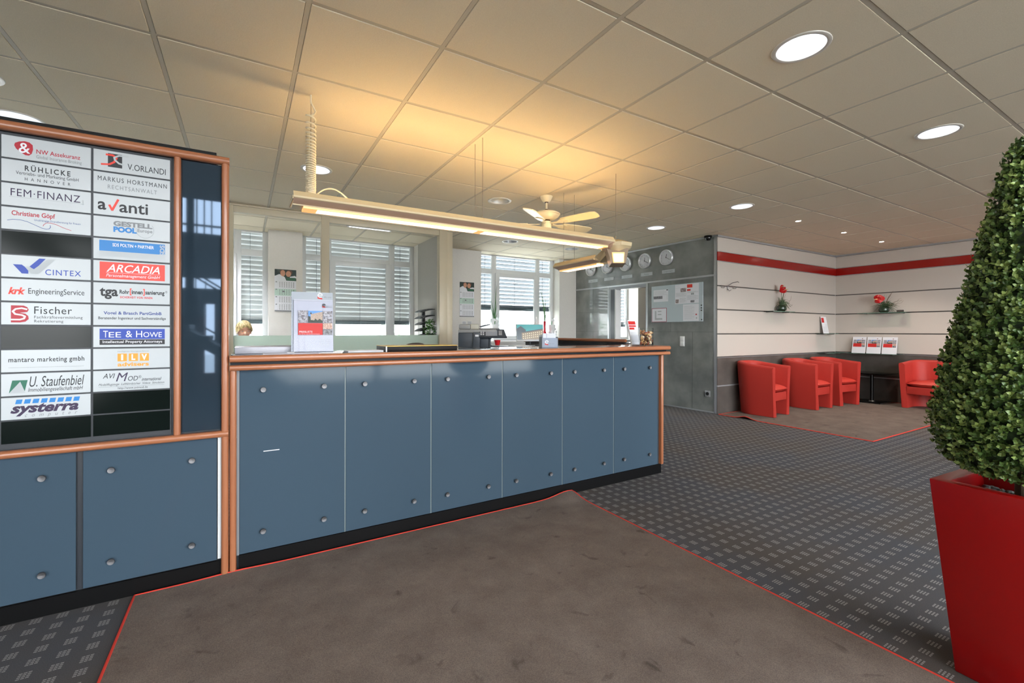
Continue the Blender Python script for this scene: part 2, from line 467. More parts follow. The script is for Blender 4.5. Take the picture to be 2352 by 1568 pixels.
# ------------------------------------------------------------------ lounge corner walls
PANEL = mat('white_slatwall_panel', (196, 189, 181), 0.22, spec=0.45)
REDP = mat('red_gloss_band', (150, 20, 16), 0.16, spec=0.5)
DADO = mat('brown_grey_dado', (92, 86, 82), 0.4, noise=(5, (70, 66, 62), 0.8))
GROOVE = mat('groove_profile', (96, 94, 92), 0.35, metal=0.5)
def slatwall(mb, L):
    mb.box(0, L, 0.0, 0.1, 0, 2.87, GROOVE)
    for z0, z1 in ((2.430, 2.640), (1.921, 2.278), (1.566, 1.905), (1.200, 1.548), (0.852, 1.182)):
        mb.box(0, L, -0.012, 0.0, z0, z1, PANEL, b=0.002, seg=1)
def slatextra(wall, L):
    mb = MB(); mb.box(0, L, -0.014, 0.0, 2.288, 2.42, REDP, b=0.002, seg=1); lab(mb.build('red_band', wall), 'glossy red band under the ceiling')
    mb = MB(); mb.box(0, L, -0.012, 0.0, 0.424, 0.83, DADO, b=0.002, seg=1); mb.box(0, L, -0.012, 0.0, 0.0, 0.402, DADO, b=0.002, seg=1); lab(mb.build('dado_panel', wall), 'brown grey dado panels')
    mb = MB()
    for z0, z1 in ((0.403, 0.423), (0.832, 0.838), (2.645, CEIL), (2.281, 2.287), (2.421, 2.428)): mb.box(0, L, -0.016, 0.0, z0, z1, ALU)
    mb.build('trim_strip', wall)
mb = MB(); slatwall(mb, 3.6); wl = struct(mb, 'wall_lounge', label='white slat wall with a red band behind the armchairs', loc=(6.06, 4.192, 0)); slatextra(wl, 3.6)
mb = MB(); slatwall(mb, 9.4); wr = struct(mb, 'wall_right', label='white slat wall with a red band behind the red sofa', loc=(9.672, 4.192, 0), rz=-PI / 2); slatextra(wr, 9.4)
mb = MB(); mb.box(9.66, 9.8, 4.19, 7.6, 0, CEIL, PLASTER); struct(mb, 'wall_next_room', label='plain plaster wall of the room beyond the doorway')

# ------------------------------------------------------------------ glazed office partition
POSTM = mat('beige_partition_profile', (206, 196, 172), 0.4)
mb = MB()
for x0, x1 in ((-2.6, -2.5), (-1.2, -1.11), (-0.17, -0.105), (0.825, 0.916), (2.381, 2.50)): mb.box(x0, x1, 6.0, 6.10, 0, 2.66, POSTM, b=0.004)
for x0, x1 in ((-4, -2.6), (-2.5, -1.2), (-1.11, -0.17), (-0.105, 0.825), (0.916, 2.381)):
    mb.box(x0, x1, 6.012, 6.09, 2.585, 2.66, POSTM, b=0.004); mb.box(x0, x1, 6.02, 6.08, 2.62, 2.64, POSTM); mb.box(x0, x1, 6.02, 6.08, 0.72, 0.76, POSTM)
mb.box(-4, 2.6, 5.99, 6.11, 2.655, 2.672, POSTM)
mb.box(2.50, 2.59, 6.02, 6.12, 0, CEIL, POSTM, b=0.004)
mb.box(2.50, 2.585, 6.12, 7.27, 0, CEIL, mat('partition_wall', (168, 165, 158), 0.6))
part = struct(mb, 'partition_office', label='beige framed glass partition of the back office'); part['category'] = 'partition'
mb = MB()
for x0, x1 in ((-4, -2.6), (-2.5, -1.2), (-1.11, -0.17), (-0.105, 0.825), (0.916, 2.381)): mb.box(x0, x1, 6.05, 6.056, 1.172, 2.60, glass('partition_glass', (254, 254, 254), 0.05))
mb.build('glass_pane', part)
mb = MB()
for x0, x1 in ((-4, -2.6), (-2.5, -1.2), (-1.11, -0.17), (-0.105, 0.825), (0.916, 2.381)): mb.box(x0, x1, 6.05, 6.056, 0.76, 1.172, glass('frosted_glass', (226, 238, 230), 0.06, frost=0.9))
lab(mb.build('frosted_band', part), 'pale green frosted lower band of the glass')
mb = MB()
for x0, x1 in ((-4, -2.6), (-2.5, -1.2), (-1.11, -0.17), (-0.105, 0.825), (0.916, 2.381)): mb.box(x0, x1, 6.03, 6.07, 0.0, 0.72, WHITE)
mb.build('base_panel', part)

# ------------------------------------------------------------------ entrance and stair hall behind the photographer
HALL = mat('hall_plaster', (176, 176, 174), 0.7)
mb = MB(); mb.box(-4.12, -4.0, -0.62, 7.62, 0, 5.6, HALL)
for y in (-5.3, -4.25): mb.box(-4.12, -4.0, y, y + 0.1, 0, 5.6, DARK)
mb.box(-4.12, -4.0, -5.3, -0.6, 2.7, 5.6, HALL); mb.box(-4.12, -4.0, -4.2, -0.6, 0, 2.7, HALL)  # gap beside the entrance is an unseen opening added to light the stairs
struct(mb, 'wall_left', label='plaster wall at the far left of the hall with an opening added for daylight')
mb = MB()
mb.box(-4.0, 9.8, -5.3, -5.15, 2.75, 3.11, HALL); mb.box(-4.0, 9.8, -5.3, -5.15, 5.0, 5.6, HALL); mb.box(-2.1, 0.42, -5.3, -5.2, 3.84, 5.2, mat('hall_grey_wall', (196, 204, 206), 0.6)); mb.box(-4.0, 9.8, -5.3, -5.15, 0, 0.12, HALL); mb.box(7.0, 9.8, -5.3, -5.15, 0, 5.6, HALL); [mb.box(a, b2, -5.3, -5.2, z0, z1, m9) for a, b2, z0, z1, m9 in [(-2.1, 0.42, 2.25, 2.9, mat('hall_grey_wall', (196, 204, 206), 0.6)), (-2.1, -0.66, 1.5, 2.05, MATS['hall_grey_wall']), (-0.5, 0.42, 1.5, 2.05, MATS['hall_grey_wall']), (-0.66, -0.5, 1.75, 2.05, MATS['hall_grey_wall']), (-2.1, -0.66, 0, 1.5, mat('hall_brick', (196, 150, 140), 0.8)), (-0.5, 0.42, 0, 1.5, MATS['hall_brick']), (-0.66, -0.5, 0, 0.4, MATS['hall_brick'])]]
for x in (-4.0, -2.2, -0.95, 0.4, 2.6, 4.8, 7.0, 9.6): mb.box(x, x + 0.12, -5.3, -5.15, 0, 5.6, DARK)
mb.box(-4.0, 9.8, -5.3, -5.16, 1.0, 1.05, DARK)
for x in (-0.80, -0.68, -0.56): mb.box(x, x + 0.022, -5.28, -5.2, 3.1, 3.85, DARK)
mb.box(-2.1, 0.42, -5.28, -5.2, 3.26, 3.29, DARK)
struct(mb, 'wall_entrance', label='glazed entrance wall of the stair hall')
mb = MB(); mb.box(-4.0, 9.8, -0.62, -0.5, CEIL - 0.01, 5.6, HALL); struct(mb, 'wall_hall_front', label='plaster wall above the opening to the stair hall')
mb = MB(); mb.box(-4.0, 9.8, -5.3, -0.5, 5.6, 5.7, HALL); struct(mb, 'ceiling_hall', label='plain ceiling of the stair hall')
mb = MB(); mb.box(9.66, 9.8, -5.3, -0.5, 2.6, 5.6, HALL); struct(mb, 'wall_hall_right', label='plaster wall at the right end of the stair hall')
# staircase seen only as a reflection in the dark glass
mb = MB(); n = 14
for i in range(n): mb.box(0.58 - i * 0.27, 0.85 - i * 0.27, -4.9, -3.7, 0.19 * i + 0.12, 0.19 * (i + 1), mat('stair_tread', (150, 150, 148), 0.4))
mb.prism([(0.85, 0.0), (0.85 - n * 0.27, 0.19 * n - 0.25), (0.85 - n * 0.27, 0.19 * n - 0.02), (0.85, 0.17)], 'y', -4.85, -3.75, HALL)
st = thing('staircase', 'grey staircase with a thin black railing reflected in the dark glass', 'staircase'); o = mb.build('flight', st)
mb = MB(); RB = mat('black_rail', (24, 24, 26), 0.4)
for dz in (1.0, 0.93, 0.18): mb.tube([(0.95, -3.66, 0.1 + dz), (0.85 - n * 0.27, -3.66, 0.19 * n + dz)], 0.014, RB)
for i in range(0, 2 * n): mb.tube([(0.80 - i * 0.135, -3.66, 0.19 * i / 2 + 0.2), (0.80 - i * 0.135, -3.66, 0.19 * i / 2 + 1.1)], 0.009, RB, 6)
mb.build('railing', st)
# ------------------------------------------------------------------ company directory cabinet
FY = 2.690                                          # glass front plane of cabinet and counter
SLOT = mat('dark_green_glass', (12, 20, 18), 0.12, spec=0.16)
SIGN = mat('sign_plate', (184, 190, 194), 0.25, spec=0.45)
def half_round(mb, p0, p1, r, m, axis):
    """rounded timber moulding: full round bar"""
    if axis == 'x': mb.tube([(p0, 0, 0), (p1, 0, 0)], r, m, 16)
dirc = thing('company_directory', 'tall company name board in orange wood frame standing left of the counter', 'sign board', (-0.87, FY, 0))
def dx(x): return x + 0.87
def bar_x(mb, x0, x1, zc, rz, ry, y, m):            # rounded moulding running along x
    poly = []
    for i in range(20):
        a = 2 * PI * i / 20
        poly.append((y + ry * math.copysign(abs(math.cos(a)) ** 0.75, math.cos(a)), zc + rz * math.copysign(abs(math.sin(a)) ** 0.75, math.sin(a))))
    mb.prism(poly, 'x', x0, x1, m)
def bar_z(mb, xc, rx, ry, y, z0, z1, m):
    poly = []
    for i in range(20):
        a = 2 * PI * i / 20
        poly.append((xc + rx * math.copysign(abs(math.cos(a)) ** 0.75, math.cos(a)), y + ry * math.copysign(abs(math.sin(a)) ** 0.75, math.sin(a))))
    mb.prism(poly, 'z', z0, z1, m)
XL = -1.75                                          # cabinet runs on past the picture edge
mb = MB(); mb.box(dx(XL), dx(-0.075), 0.012, 0.42, 0.0, 2.06, DARK); mb.box(dx(XL), dx(-0.12), 0.0, 0.40, 2.06, 2.118, BLACK); mb.box(dx(XL), dx(-0.098), -0.002, 0.02, 0.0, 0.075, BLACK); mb.build('carcass', dirc)
mb = MB(); bar_x(mb, dx(XL), dx(-0.064), 2.078, 0.0195, 0.024, -0.012, WX); mb.build('rail', dirc); mb = MB(); bar_x(mb, dx(XL), dx(-0.066), 0.712, 0.0165, 0.024, -0.012, WX); mb.build('rail', dirc)
mb = MB(); bar_z(mb, dx(-0.0815), 0.0165, 0.022, -0.008, 0.0, 2.07, WZ); mb.build('post', dirc)
mb = MB(); bar_z(mb, dx(-0.276), 0.0145, 0.018, -0.006, 0.715, 2.07, WZ); mb.build('post', dirc)
mb = MB(); mb.box(dx(-0.258), dx(-0.10), 0.0, 0.010, 0.735, 2.055, mat('dark_mirror_glass', (38, 50, 60), 0.03, spec=0.8, stint=(196, 222, 255)), b=0.001, seg=1); lab(mb.build('glass_strip', dirc), 'dark reflective glass strip beside the name plates')
mb = MB(); mb.box(dx(XL), dx(-0.30), 0.004, 0.012, 0.735, 2.055, DARK); lab(mb.build('plate_holder', dirc), 'dark grey frame holding the name plates')
def bolt_mb():
    mb = MB(); mb.disc_y(0, 0, 0, [(0.006, -0.002), (0.006, 0.010), (0.0125, 0.010), (0.0138, 0.012), (0.0138, 0.018), (0.0128, 0.0195), (0.0, 0.0175)], mat('turned_steel', (120, 120, 122), 0.42, metal=1.0, bump=(1500, 0.3)), 20); return mb
BOLT = bolt_mb().build('steel_bolt')
def bolts(parent, pts):
    for x, z in pts:
        o = BOLT.copy(); C.objects.link(o); o.parent = parent; o.location = (x, 0, z)
for x0, x1, bx in ((-1.25, -0.637, (-1.14, -0.741)), (-0.614, -0.116, (-0.516, -0.217))):
    mb = MB(); mb.box(dx(x0), dx(x1), 0.0, 0.009, 0.08, 0.705, BLUE, b=0.0015, seg=1); o = mb.build('front_panel', dirc)
    bolts(o, [(dx(x), z) for x in bx for z in (0.596, 0.182)])
mb = MB(); mb.box(dx(-0.112), dx(-0.0955), -0.001, 0.011, 0.085, 0.70, mat('white_edge', (224, 228, 230), 0.4)); lab(mb.build('edge_strip', dirc), 'pale metal strip at the right edge of the lower panel')
# --- name plates: 13 rows, two columns
LC, RC = (dx(-0.866), dx(-0.588)), (dx(-0.580), dx(-0.305))
def zrow(i): return 2.043 - 0.0997 * i
K = dict(k=INK, g=GREYINK, b=BLUEINK, r=RED, w=PAPER, n=mat('crimson_print', (170, 16, 40), 0.4), p=mat('plum_ink', (48, 32, 66), 0.5), l=mat('light_grey_ink', (176, 182, 186), 0.5), s=mat('sky_blue_print', (14, 118, 190), 0.4),
         o=mat('orange_print', (238, 150, 40), 0.4), t=mat('green_print', (22, 100, 78), 0.4), u=mat('royal_blue_print', (22, 60, 160), 0.4), v=mat('vermilion_print', (222, 58, 44), 0.4), y=mat('silver_print', (172, 178, 182), 0.5))
BY = -0.0045                                        # face of the plates
def plate(col, row, label, texts=(), shapes=None):
    x0, x1 = LC if col == 0 else RC; z1 = zrow(row); z0 = z1 - 0.093; w, h = x1 - x0, z1 - z0
    mb = MB(); mb.box(x0, x1, BY, 0.006, z0, z1, SIGN, b=0.0012, seg=1); p = mb.build('name_plate', dirc); lab(p, label)
    X = lambda u: x0 + w * u
    Z = lambda v: z1 - h * v
    if texts:
        mb = MB()
        for t in texts:
            s, u0, u1, v0, v1, c = t[:6]; kw = t[6] if len(t) > 6 else {}
            mb.text(s, X(u0), X(u1), Z(v1), Z(v0), BY - (0.0008 if kw.get('top') else 0.0), K[c], kw.get('sh', 0), kw.get('bo', 0), kw.get('sp', 1), rot=kw.get('rot', False), t=0.0006)
        mb.build('lettering', p, normals=False)
    if shapes:
        mb = MB()
        for s in shapes:
            kind, c = s[0], K[s[1]]
            if kind == 'rect': mb.quad(X(s[2]), X(s[3]), Z(s[5]), Z(s[4]), BY, c, 0.0004)
            elif kind == 'poly':
                mb.faces([(X(u), BY - 0.0005 - 0.0002 * (s[3] if len(s) > 3 else 0), Z(v)) for u, v in s[2]], [tuple(range(len(s[2])))], c, False)
            elif kind == 'line':
                pts = s[2]; tw = s[3]; n = len(pts)
                for q_i, (a, b2) in enumerate(zip(pts[:-1], pts[1:])):
                    A, B = Vector((X(a[0]), 0, Z(a[1]))), Vector((X(b2[0]), 0, Z(b2[1]))); d = (B - A).normalized(); q = Vector((-d.z, 0, d.x)) * tw
                    yy = BY - 0.0005 - 0.0003 * (s[4] if len(s) > 4 else 0) - 0.00002 * q_i
                    A = A - d * tw * 0.4; B = B + d * tw * 0.4
                    mb.faces([(A.x + q.x, yy, A.z + q.z), (B.x + q.x, yy, B.z + q.z), (B.x - q.x, yy, B.z - q.z), (A.x - q.x, yy, A.z - q.z)], [(0, 1, 2, 3)], c, False)
        mb.build('logo', p, normals=False)
    return p
def arc(cu, cv, ru, rv, a0, a1, n=16): return [(cu + ru * math.cos(R(a0 + (a1 - a0) * i / n)), cv - rv * math.sin(R(a0 + (a1 - a0) * i / n))) for i in range(n + 1)]
I_ = dict(sh=0.3); B_ = dict(bo=0.03); BI = dict(sh=0.3, bo=0.04)
plate(0, 0, 'white plate with white ampersand on a red blob', [('&', .185, .31, .26, .72, 'w', dict(bo=.01, top=1)), ('NW Assekuranz', .375, .875, .46, .66, 'n', dict(bo=.012)), ('Global Insurance Broking', .375, .89, .72, .92, 'g')],
      [('poly', 'n', [(0.137 + 0.0, .42), (.145, .31), (.19, .22), (.25, .17), (.30, .2), (.335, .3), (.34, .5), (.325, .7), (.295, .8), (.255, .8), (.2, .68), (.155, .55)][::-1])])
plate(0, 1, 'white plate with three centred dark text lines', [('RÜHLICKE', .25, .76, .14, .44, 'k', dict(bo=.02, sp=1.4)), ('Vertriebs- und Marketing GmbH', .155, .855, .48, .68, 'k'), ('HANNOVER', .25, .76, .74, .88, 'k', dict(sp=2.2))])
plate(0, 2, 'white plate with plum capitals over a thin rule', [('FEM·FINANZ', .10, .875, .22, .55, 'p', dict(sp=1.1)), ('GmbH', .895, .915, .42, .64, 'g', dict(rot=True)), ('versichern. versorgen. anlegen.', .23, .79, .68, .82, 'l')], [('line', 'g', [(.085, .60), (.92, .60)], .0004)])
plate(0, 3, 'white plate with red name and a blue and red wave', [('Christiane Göpf', .11, .585, .14, .42, 'n', dict(bo=.02)), ('Unabhängige Finanzberatung für Frauen', .355, .88, .45, .56, 'b')],
      [('line', 'b', [(.065, .6), (.12, .55), (.2, .54), (.28, .6), (.36, .72), (.44, .84), (.49, .87), (.52, .84), (.535, .76), (.53, .68)], .0009), ('line', 'n', [(.45, .74), (.46, .66), (.49, .58), (.54, .57), (.6, .62), (.68, .74), (.77, .84)], .0009)])
plate(0, 5, 'white plate with a blue and silver tick logo', [('CINTEX', .475, .885, .58, .84, 'u', dict(bo=.005, sp=1.15))],
      [('poly', 'u', [(.125, .42), (.22, .42), (.29, .62), (.29, .82), (.22, .82)][::-1]), ('poly', 'u', [(.30, .5), (.41, .1), (.48, .1), (.36, .62)][::-1]), ('poly', 'y', [(.25, .5), (.31, .5), (.345, .62), (.50, .12), (.585, .12), (.40, .82), (.32, .82)][::-1], 1)])
plate(0, 6, 'white plate with red italic letters then dark text', [('krk', .075, .26, .38, .70, 'v', BI), ('EngineeringService', .29, .925, .40, .74, 'k')])
plate(0, 7, 'white plate with a red square S logo', [('Fischer', .355, .78, .16, .50, 'k', dict(sp=1.1)), ('Fachkräftevermittlung', .355, .905, .58, .75, 'k', dict(sp=1.1)), ('Rekrutierung', .355, .68, .77, .93, 'k', dict(sp=1.1))],
      [('poly', 'n', [(.105, .13), (.24, .13), (.28, .2), (.295, .32), (.28, .42), (.2, .46), (.26, .5), (.29, .6), (.295, .74), (.26, .86), (.2, .9), (.105, .9)][::-1]),
       ('line', 'w', [(.275, .30), (.22, .25), (.155, .29), (.125, .4), (.15, .52), (.22, .56), (.255, .62), (.245, .72), (.2, .77), (.11, .77)], .0032, 1)])
plate(0, 9, 'white plate with one lowercase line over a thin rule', [('mantaro marketing gmbh', .08, .925, .33, .62, 'k', dict(bo=.012, sp=1.1))], [('line', 'k', [(.08, .80), (.92, .80)], .0003)])
plate(0, 10, 'white plate with a green square and grey triangle', [('U. Staufenbiel', .305, .925, .14, .62, 'k', dict(sh=.25)), ('Immobiliengesellschaft mbH', .29, .91, .66, .90, 'k', dict(sh=.25))],
      [('poly', 't', [(.12, .3), (.285, .3), (.25, .86), (.085, .86)][::-1]), ('poly', 'y', [(.205, .36), (.262, .88), (.083, .88)][::-1], 1)])
plate(0, 11, 'white plate with a row of slanted blue tiles', [('systerra', .10, .86, .30, .86, 'p', BI), ('computer', .255, .845, .78, .96, 'g', dict(sh=.3, sp=2.4))],
      [('poly', 's', [(.165 + .092 * i, .10), (.232 + .092 * i, .10), (.217 + .092 * i, .30), (.15 + .092 * i, .30)][::-1]) for i in range(8)])
for r in (4, 8, 12):
    mb = MB(); mb.box(LC[0], LC[1], BY + 0.004, 0.006, zrow(r) - 0.093, zrow(r), SLOT); lab(mb.build('empty_slot', dirc), 'empty dark glass slot in the left column')
plate(1, 0, 'white plate with a black square and red and grey hooks', [('V.ORLANDI', .43, .94, .50, .80, 'k')],
      [('rect', 'k', .18, .36, .12, .78), ('line', 'v', [(.16, .2), (.24, .2), (.285, .28)], .0042, 1), ('line', 'v', [(.29, .30), (.26, .52), (.2, .66), (.1, .7)], .0040, 1), ('line', 'y', [(.44, .16), (.32, .18), (.26, .3), (.27, .42)], .0036, 2), ('line', 'y', [(.27, .42), (.32, .56), (.38, .6)], .0036, 2)])
plate(1, 1, 'white plate with two lines of spaced grey capitals', [('MARKUS HORSTMANN', .055, .955, .20, .42, 'k', dict(sp=1.25)), ('RECHTSANWALT', .18, .82, .58, .78, 'g', dict(sp=1.25))])
plate(1, 2, 'white plate with a red tick inside a dark word', [('a', .055, .16, .36, .76, 'k', dict(bo=.02)), ('anti', .325, .70, .26, .80, 'k', dict(bo=.015)), ('GmbH', .79, .955, .70, .90, 'l')],
      [('line', 'v', [(.20, .5), (.235, .74), (.31, .2)], .0042)])
plate(1, 3, 'white plate with grey and blue capitals in a ring', [('GESTELL', .25, .76, .17, .42, 'g', dict(bo=.05)), ('POOL', .25, .55, .44, .72, 's', dict(bo=.06)), ('Europe', .56, .76, .46, .68, 'g', dict(bo=.02))],
      [('line', 'g', arc(.66, .5, .12, .40, 40, -190), .0005)])
plate(1, 4, 'white plate with a blue band over a grey band', [('SDS POLTIN + PARTNER', .24, .78, .20, .36, 'w', dict(bo=.02, top=1)), ('SDS', .86, .925, .12, .66, 'l', dict(rot=True, bo=.03, top=1))], [('rect', 's', .075, .93, .08, .60), ('rect', 'l', .075, .93, .60, .86)])
plate(1, 5, 'white plate with a red panel and white italics', [('ARCADIA', .165, .86, .16, .54, 'w', dict(sh=.3, bo=.01, top=1)), ('Personalmanagement GmbH', .16, .865, .63, .83, 'w', dict(sh=.3, top=1))], [('rect', 'v', .08, .93, .06, .88), ('line', 'w', [(.16, .58), (.86, .58)], .0005, 1)])
plate(1, 6, 'white plate with heavy dark letters and red brackets', [('tga', .08, .31, .24, .80, 'k', dict(bo=.03)), ('Rohr', .33, .455, .32, .52, 'k', B_), ('[', .462, .485, .24, .58, 'v', B_), ('innen', .485, .63, .32, .52, 'k', B_), (']', .635, .658, .24, .58, 'v', B_), ('sanierung', .665, .925, .32, .58, 'k', B_), ('®', .935, .965, .30, .42, 'k'), ('SICHERHEIT VON INNEN', .335, .76, .63, .74, 'r', dict(bo=.03, sp=1.2))])
plate(1, 7, 'white plate with two blue centred text lines', [('Vogel & Brasch PartGmbB', .13, .885, .32, .52, 'b', dict(bo=.02)), ('Beratender Ingenieur und Sachverständige', .065, .945, .58, .75, 'k', dict(bo=.012))])
plate(1, 8, 'white plate with a royal blue panel over a black band', [('T', .125, .185, .20, .52, 'w', dict(top=1)), ('EE', .195, .35, .26, .52, 'w', dict(top=1)), ('&', .41, .495, .20, .52, 'w', dict(top=1)), ('H', .545, .625, .20, .52, 'w', dict(top=1)), ('OWE', .64, .89, .26, .52, 'w', dict(top=1)), ('Intellectual Property Attorneys', .12, .895, .67, .84, 'w', dict(bo=.01, top=1))], [('rect', 'u', .08, .93, .10, .61), ('rect', 'k', .08, .93, .63, .88)])
plate(1, 9, 'white plate with three orange letter squares', [('intelligente lösungsverfahren', .305, .715, .11, .19, 'g'), ('I', .352, .378, .29, .58, 'w', dict(bo=.05, top=1)), ('L', .485, .535, .29, .58, 'w', dict(bo=.05, top=1)), ('V', .615, .69, .29, .58, 'w', dict(bo=.05, top=1)), ('advisers', .305, .715, .68, .88, 'o', dict(bo=.03))],
      [('rect', 'o', .305, .425, .25, .63), ('rect', 'o', .45, .57, .25, .63), ('rect', 'o', .595, .715, .25, .63)])
plate(1, 10, 'white plate with big italic initials and a web address', [('AVI', .12, .275, .14, .38, 'k', I_), ('M', .285, .44, .12, .54, 'p', I_), ('OD', .44, .57, .30, .53, 'k', dict(sh=.2)), ('®', .578, .615, .28, .42, 'k'), ('international', .62, .885, .40, .56, 'k', dict(sh=.3, bo=.01)), ('Modellflugzeuge  Luftfahrtbücher  Videos  Simulation', .07, .925, .62, .76, 'k', dict(sh=.3)), ('http://www.avimod.de', .31, .70, .82, .96, 'k')], [('line', 'k', [(.07, .79), (.925, .79)], .0003)])
for r in (11, 12):
    mb = MB(); mb.box(RC[0], RC[1], BY + 0.004, 0.006, zrow(r) - 0.093, zrow(r), SLOT); lab(mb.build('empty_slot', dirc), 'empty dark glass slot in the right column')

# ------------------------------------------------------------------ reception counter
TOP = mat('dark_polished_worktop', (36, 40, 46), 0.06, spec=0.6)
CT = 1.0985                                          # worktop height
cnt = thing('reception_counter', 'long reception counter with blue grey glass panels and orange wood rails', 'counter', (0, FY, 0))
mb = MB(); mb.box(-0.03, 3.10, 0.012, 0.36, 0.0, 1.03, DARK); mb.build('carcass', cnt)
mb = MB(); mb.box(-0.02, 3.116, -0.001, 0.30, 0.0, 0.078, BLACK); mb.build('plinth', cnt)
mb = MB()
bar_x(mb, -0.062, 3.178, 1.0855, 0.0175, 0.022, -0.03, WX)
poly = [(-0.03 + 0.022 * math.cos(2 * PI * i / 16), 1.076 + 0.0175 * math.sin(2 * PI * i / 16)) for i in range(16)]
mb.box(3.15, 3.178, -0.03, 0.50, 1.068, 1.103, WY, b=0.012); mb.build('rail', cnt)
mb = MB(); bar_x(mb, -0.062, 3.178, 1.040, 0.0145, 0.02, -0.028, WX); mb.box(3.152, 3.176, -0.03, 0.50, 1.0255, 1.0545, WY, b=0.010); mb.build('rail', cnt)
mb = MB(); mb.box(-0.06, 3.165, -0.014, 0.49, 1.046, 1.071, mat('black_strip', (22, 26, 32), 0.4, spec=0.2)); lab(mb.build('dark_strip', cnt), 'dark strip between the two wooden rails')  # dark coloured strip set back between the rails
mb = MB(); mb.box(-0.06, 3.155, -0.020, 0.50, 1.071, CT, TOP, b=0.003); mb.build('worktop', cnt)
mb = MB(); bar_z(mb, -0.047, 0.0155, 0.02, -0.006, 0.0, 1.03, WZ); mb.build('post', cnt)
mb = MB(); mb.box(3.108, 3.140, -0.012, 0.33, 0.072, 1.03, WZ, b=0.012); lab(mb.build('end_panel', cnt), 'orange wood end panel of the counter')
mb = MB(); mb.box(-0.031, -0.02, -0.002, 0.012, 0.08, 1.025, GREYINK); mb.build('edge_strip', cnt)
for i in range(6):
    a, b2 = -0.019 + 0.5161 * i, -0.019 + 0.5161 * (i + 1)
    mb = MB(); mb.box(a + 0.0035 if i else a, b2 - 0.0035, 0.0, 0.009, 0.0815, 1.03, BLUE, b=0.0012, seg=1); p = mb.build('front_panel', cnt)
    bolts(p, [(a + q, z) for q in (0.106, 0.402) for z in (0.921, 0.183)])
    if i == 0:
        mb = MB(); mb.box(0.088, 0.163, -0.0015, 0.001, 0.5945, 0.5985, PAPER); lab(mb.build('card_slot', p), 'thin white letter slot in the first panel')
for i in range(1, 6):
    x = -0.019 + 0.5161 * i
    mb = MB(); mb.box(x - 0.003, x + 0.003, 0.003, 0.012, 0.08, 1.03, mat('joint_grey', (112, 124, 126), 0.4)); mb.build('joint_strip', cnt)
bpy.data.objects.remove(BOLT)
# back counter along the staff side
bc = thing('staff_counter', 'second wood railed counter behind the reception counter facing the clock wall', 'counter', (4.02, 4.0, 0))
mb = MB(); mb.box(0, 0.36, 0.05, 2.3, 0.0, 1.05, DARK); mb.build('carcass', bc)
mb = MB(); mb.box(-0.02, 0.40, 0.02, 2.33, 1.05, 1.085, TOP); mb.build('worktop', bc)
mb = MB()
for z, r in ((1.112, 0.020),): mb.tube([(-0.02, 0.0, z), (-0.02, 2.3, z)], r, WY, 14); mb.lathe([(0, -r), (r * .7, -r * .7), (r, 0), (r * .7, r * .7), (0, r)], WY, (-0.02, 0.0, z), 14)
mb.box(-0.012, 0.01, 0.01, 2.3, 1.05, 1.11, DARK)
mb.build('rail', bc)
# ------------------------------------------------------------------ downlights
LAMPW = mat('downlight_lamp', (255, 255, 255), 0.5, emit=(236, 243, 255), estr=5.0)
BOWL = mat('downlight_reflector', (222, 226, 230), 0.35, metal=0.35)
TRIM = mat('downlight_trim', (214, 210, 202), 0.4)
OFFL = mat('downlight_lamp_off', (190, 190, 190), 0.4)
DLAB = ['large lit round downlight nearest the viewer, above the red planter side', 'lit round downlight second in the row above the planter side', 'lit round downlight half hidden behind the boxwood cone', 'lit round downlight above the passage before the lounge corner',
        'lit round downlight nearest to the clock wall', 'lit round downlight behind the coiled cable', 'unlit round downlight left of the ceiling fan', 'unlit round downlight under the fan, over the window with calendar beside it', 'unlit round downlight at the far end by the clock wall corner',
        'lit round downlight cut by the left picture edge', 'lit round downlight just above the name board top']
for (x, y, on), l in zip(DL, DLAB):
    t = thing('downlight', l, 'ceiling light', (x, y, 2.672), group='round recessed ceiling downlights')
    mb = MB(); mb.lathe([(0.110, 0.004), (0.110, -0.004), (0.118, -0.007), (0.130, -0.004), (0.132, 0.0), (0.124, 0.001)], TRIM, seg=36, caps=False); mb.build('trim_ring', t)
    mb = MB(); mb.lathe([(0.111, -0.001), (0.108, 0.02), (0.098, 0.06), (0.08, 0.10), (0.078, 0.11), (0.0, 0.112)], BOWL, seg=36, caps=False); mb.build('reflector', t)
    mb = MB(); mb.lathe([(0.0, 0.085), (0.04, 0.087), (0.07, 0.094), (0.078, 0.104), (0.0, 0.108)], LAMPW if on else OFFL, seg=28, caps=False); mb.build('lamp', t)
SPL = mat('spot_lamp', (255, 255, 255), 0.5, emit=(255, 240, 220), estr=30.0)
for i, (x, y, l) in enumerate(((6.216, 3.125, 'small lit ceiling spot nearest the clock wall corner'), (7.503, 3.145, 'small lit ceiling spot in the middle of the lounge row'), (8.779, 3.15, 'small lit ceiling spot furthest into the lounge corner'), (8.78, 1.9, 'small lit ceiling spot over the red sofa'))):
    t = thing('ceiling_spot', l, 'ceiling spot', (x, y, 2.672), group='small lounge ceiling spots')
    mb = MB(); mb.lathe([(0.030, 0.002), (0.030, -0.004), (0.040, -0.005), (0.043, 0.0)], TRIM, seg=20, caps=False); mb.build('trim_ring', t)
    mb = MB(); mb.lathe([(0.0, -0.001), (0.029, -0.001), (0.029, 0.0015), (0.0, 0.0015)], SPL, seg=20, caps=False); mb.build('lamp', t)
    ld = bpy.data.lights.new('spot_beam', 'SPOT'); ld.energy = 28; ld.color = (1.0, 0.86, 0.72); ld.spot_size = R(105); ld.spot_blend = 0.7; ld.shadow_soft_size = 0.02
    lo = bpy.data.objects.new('spot_beam', ld); C.objects.link(lo); lo.parent = t; lo.location = (0, 0, -0.02)
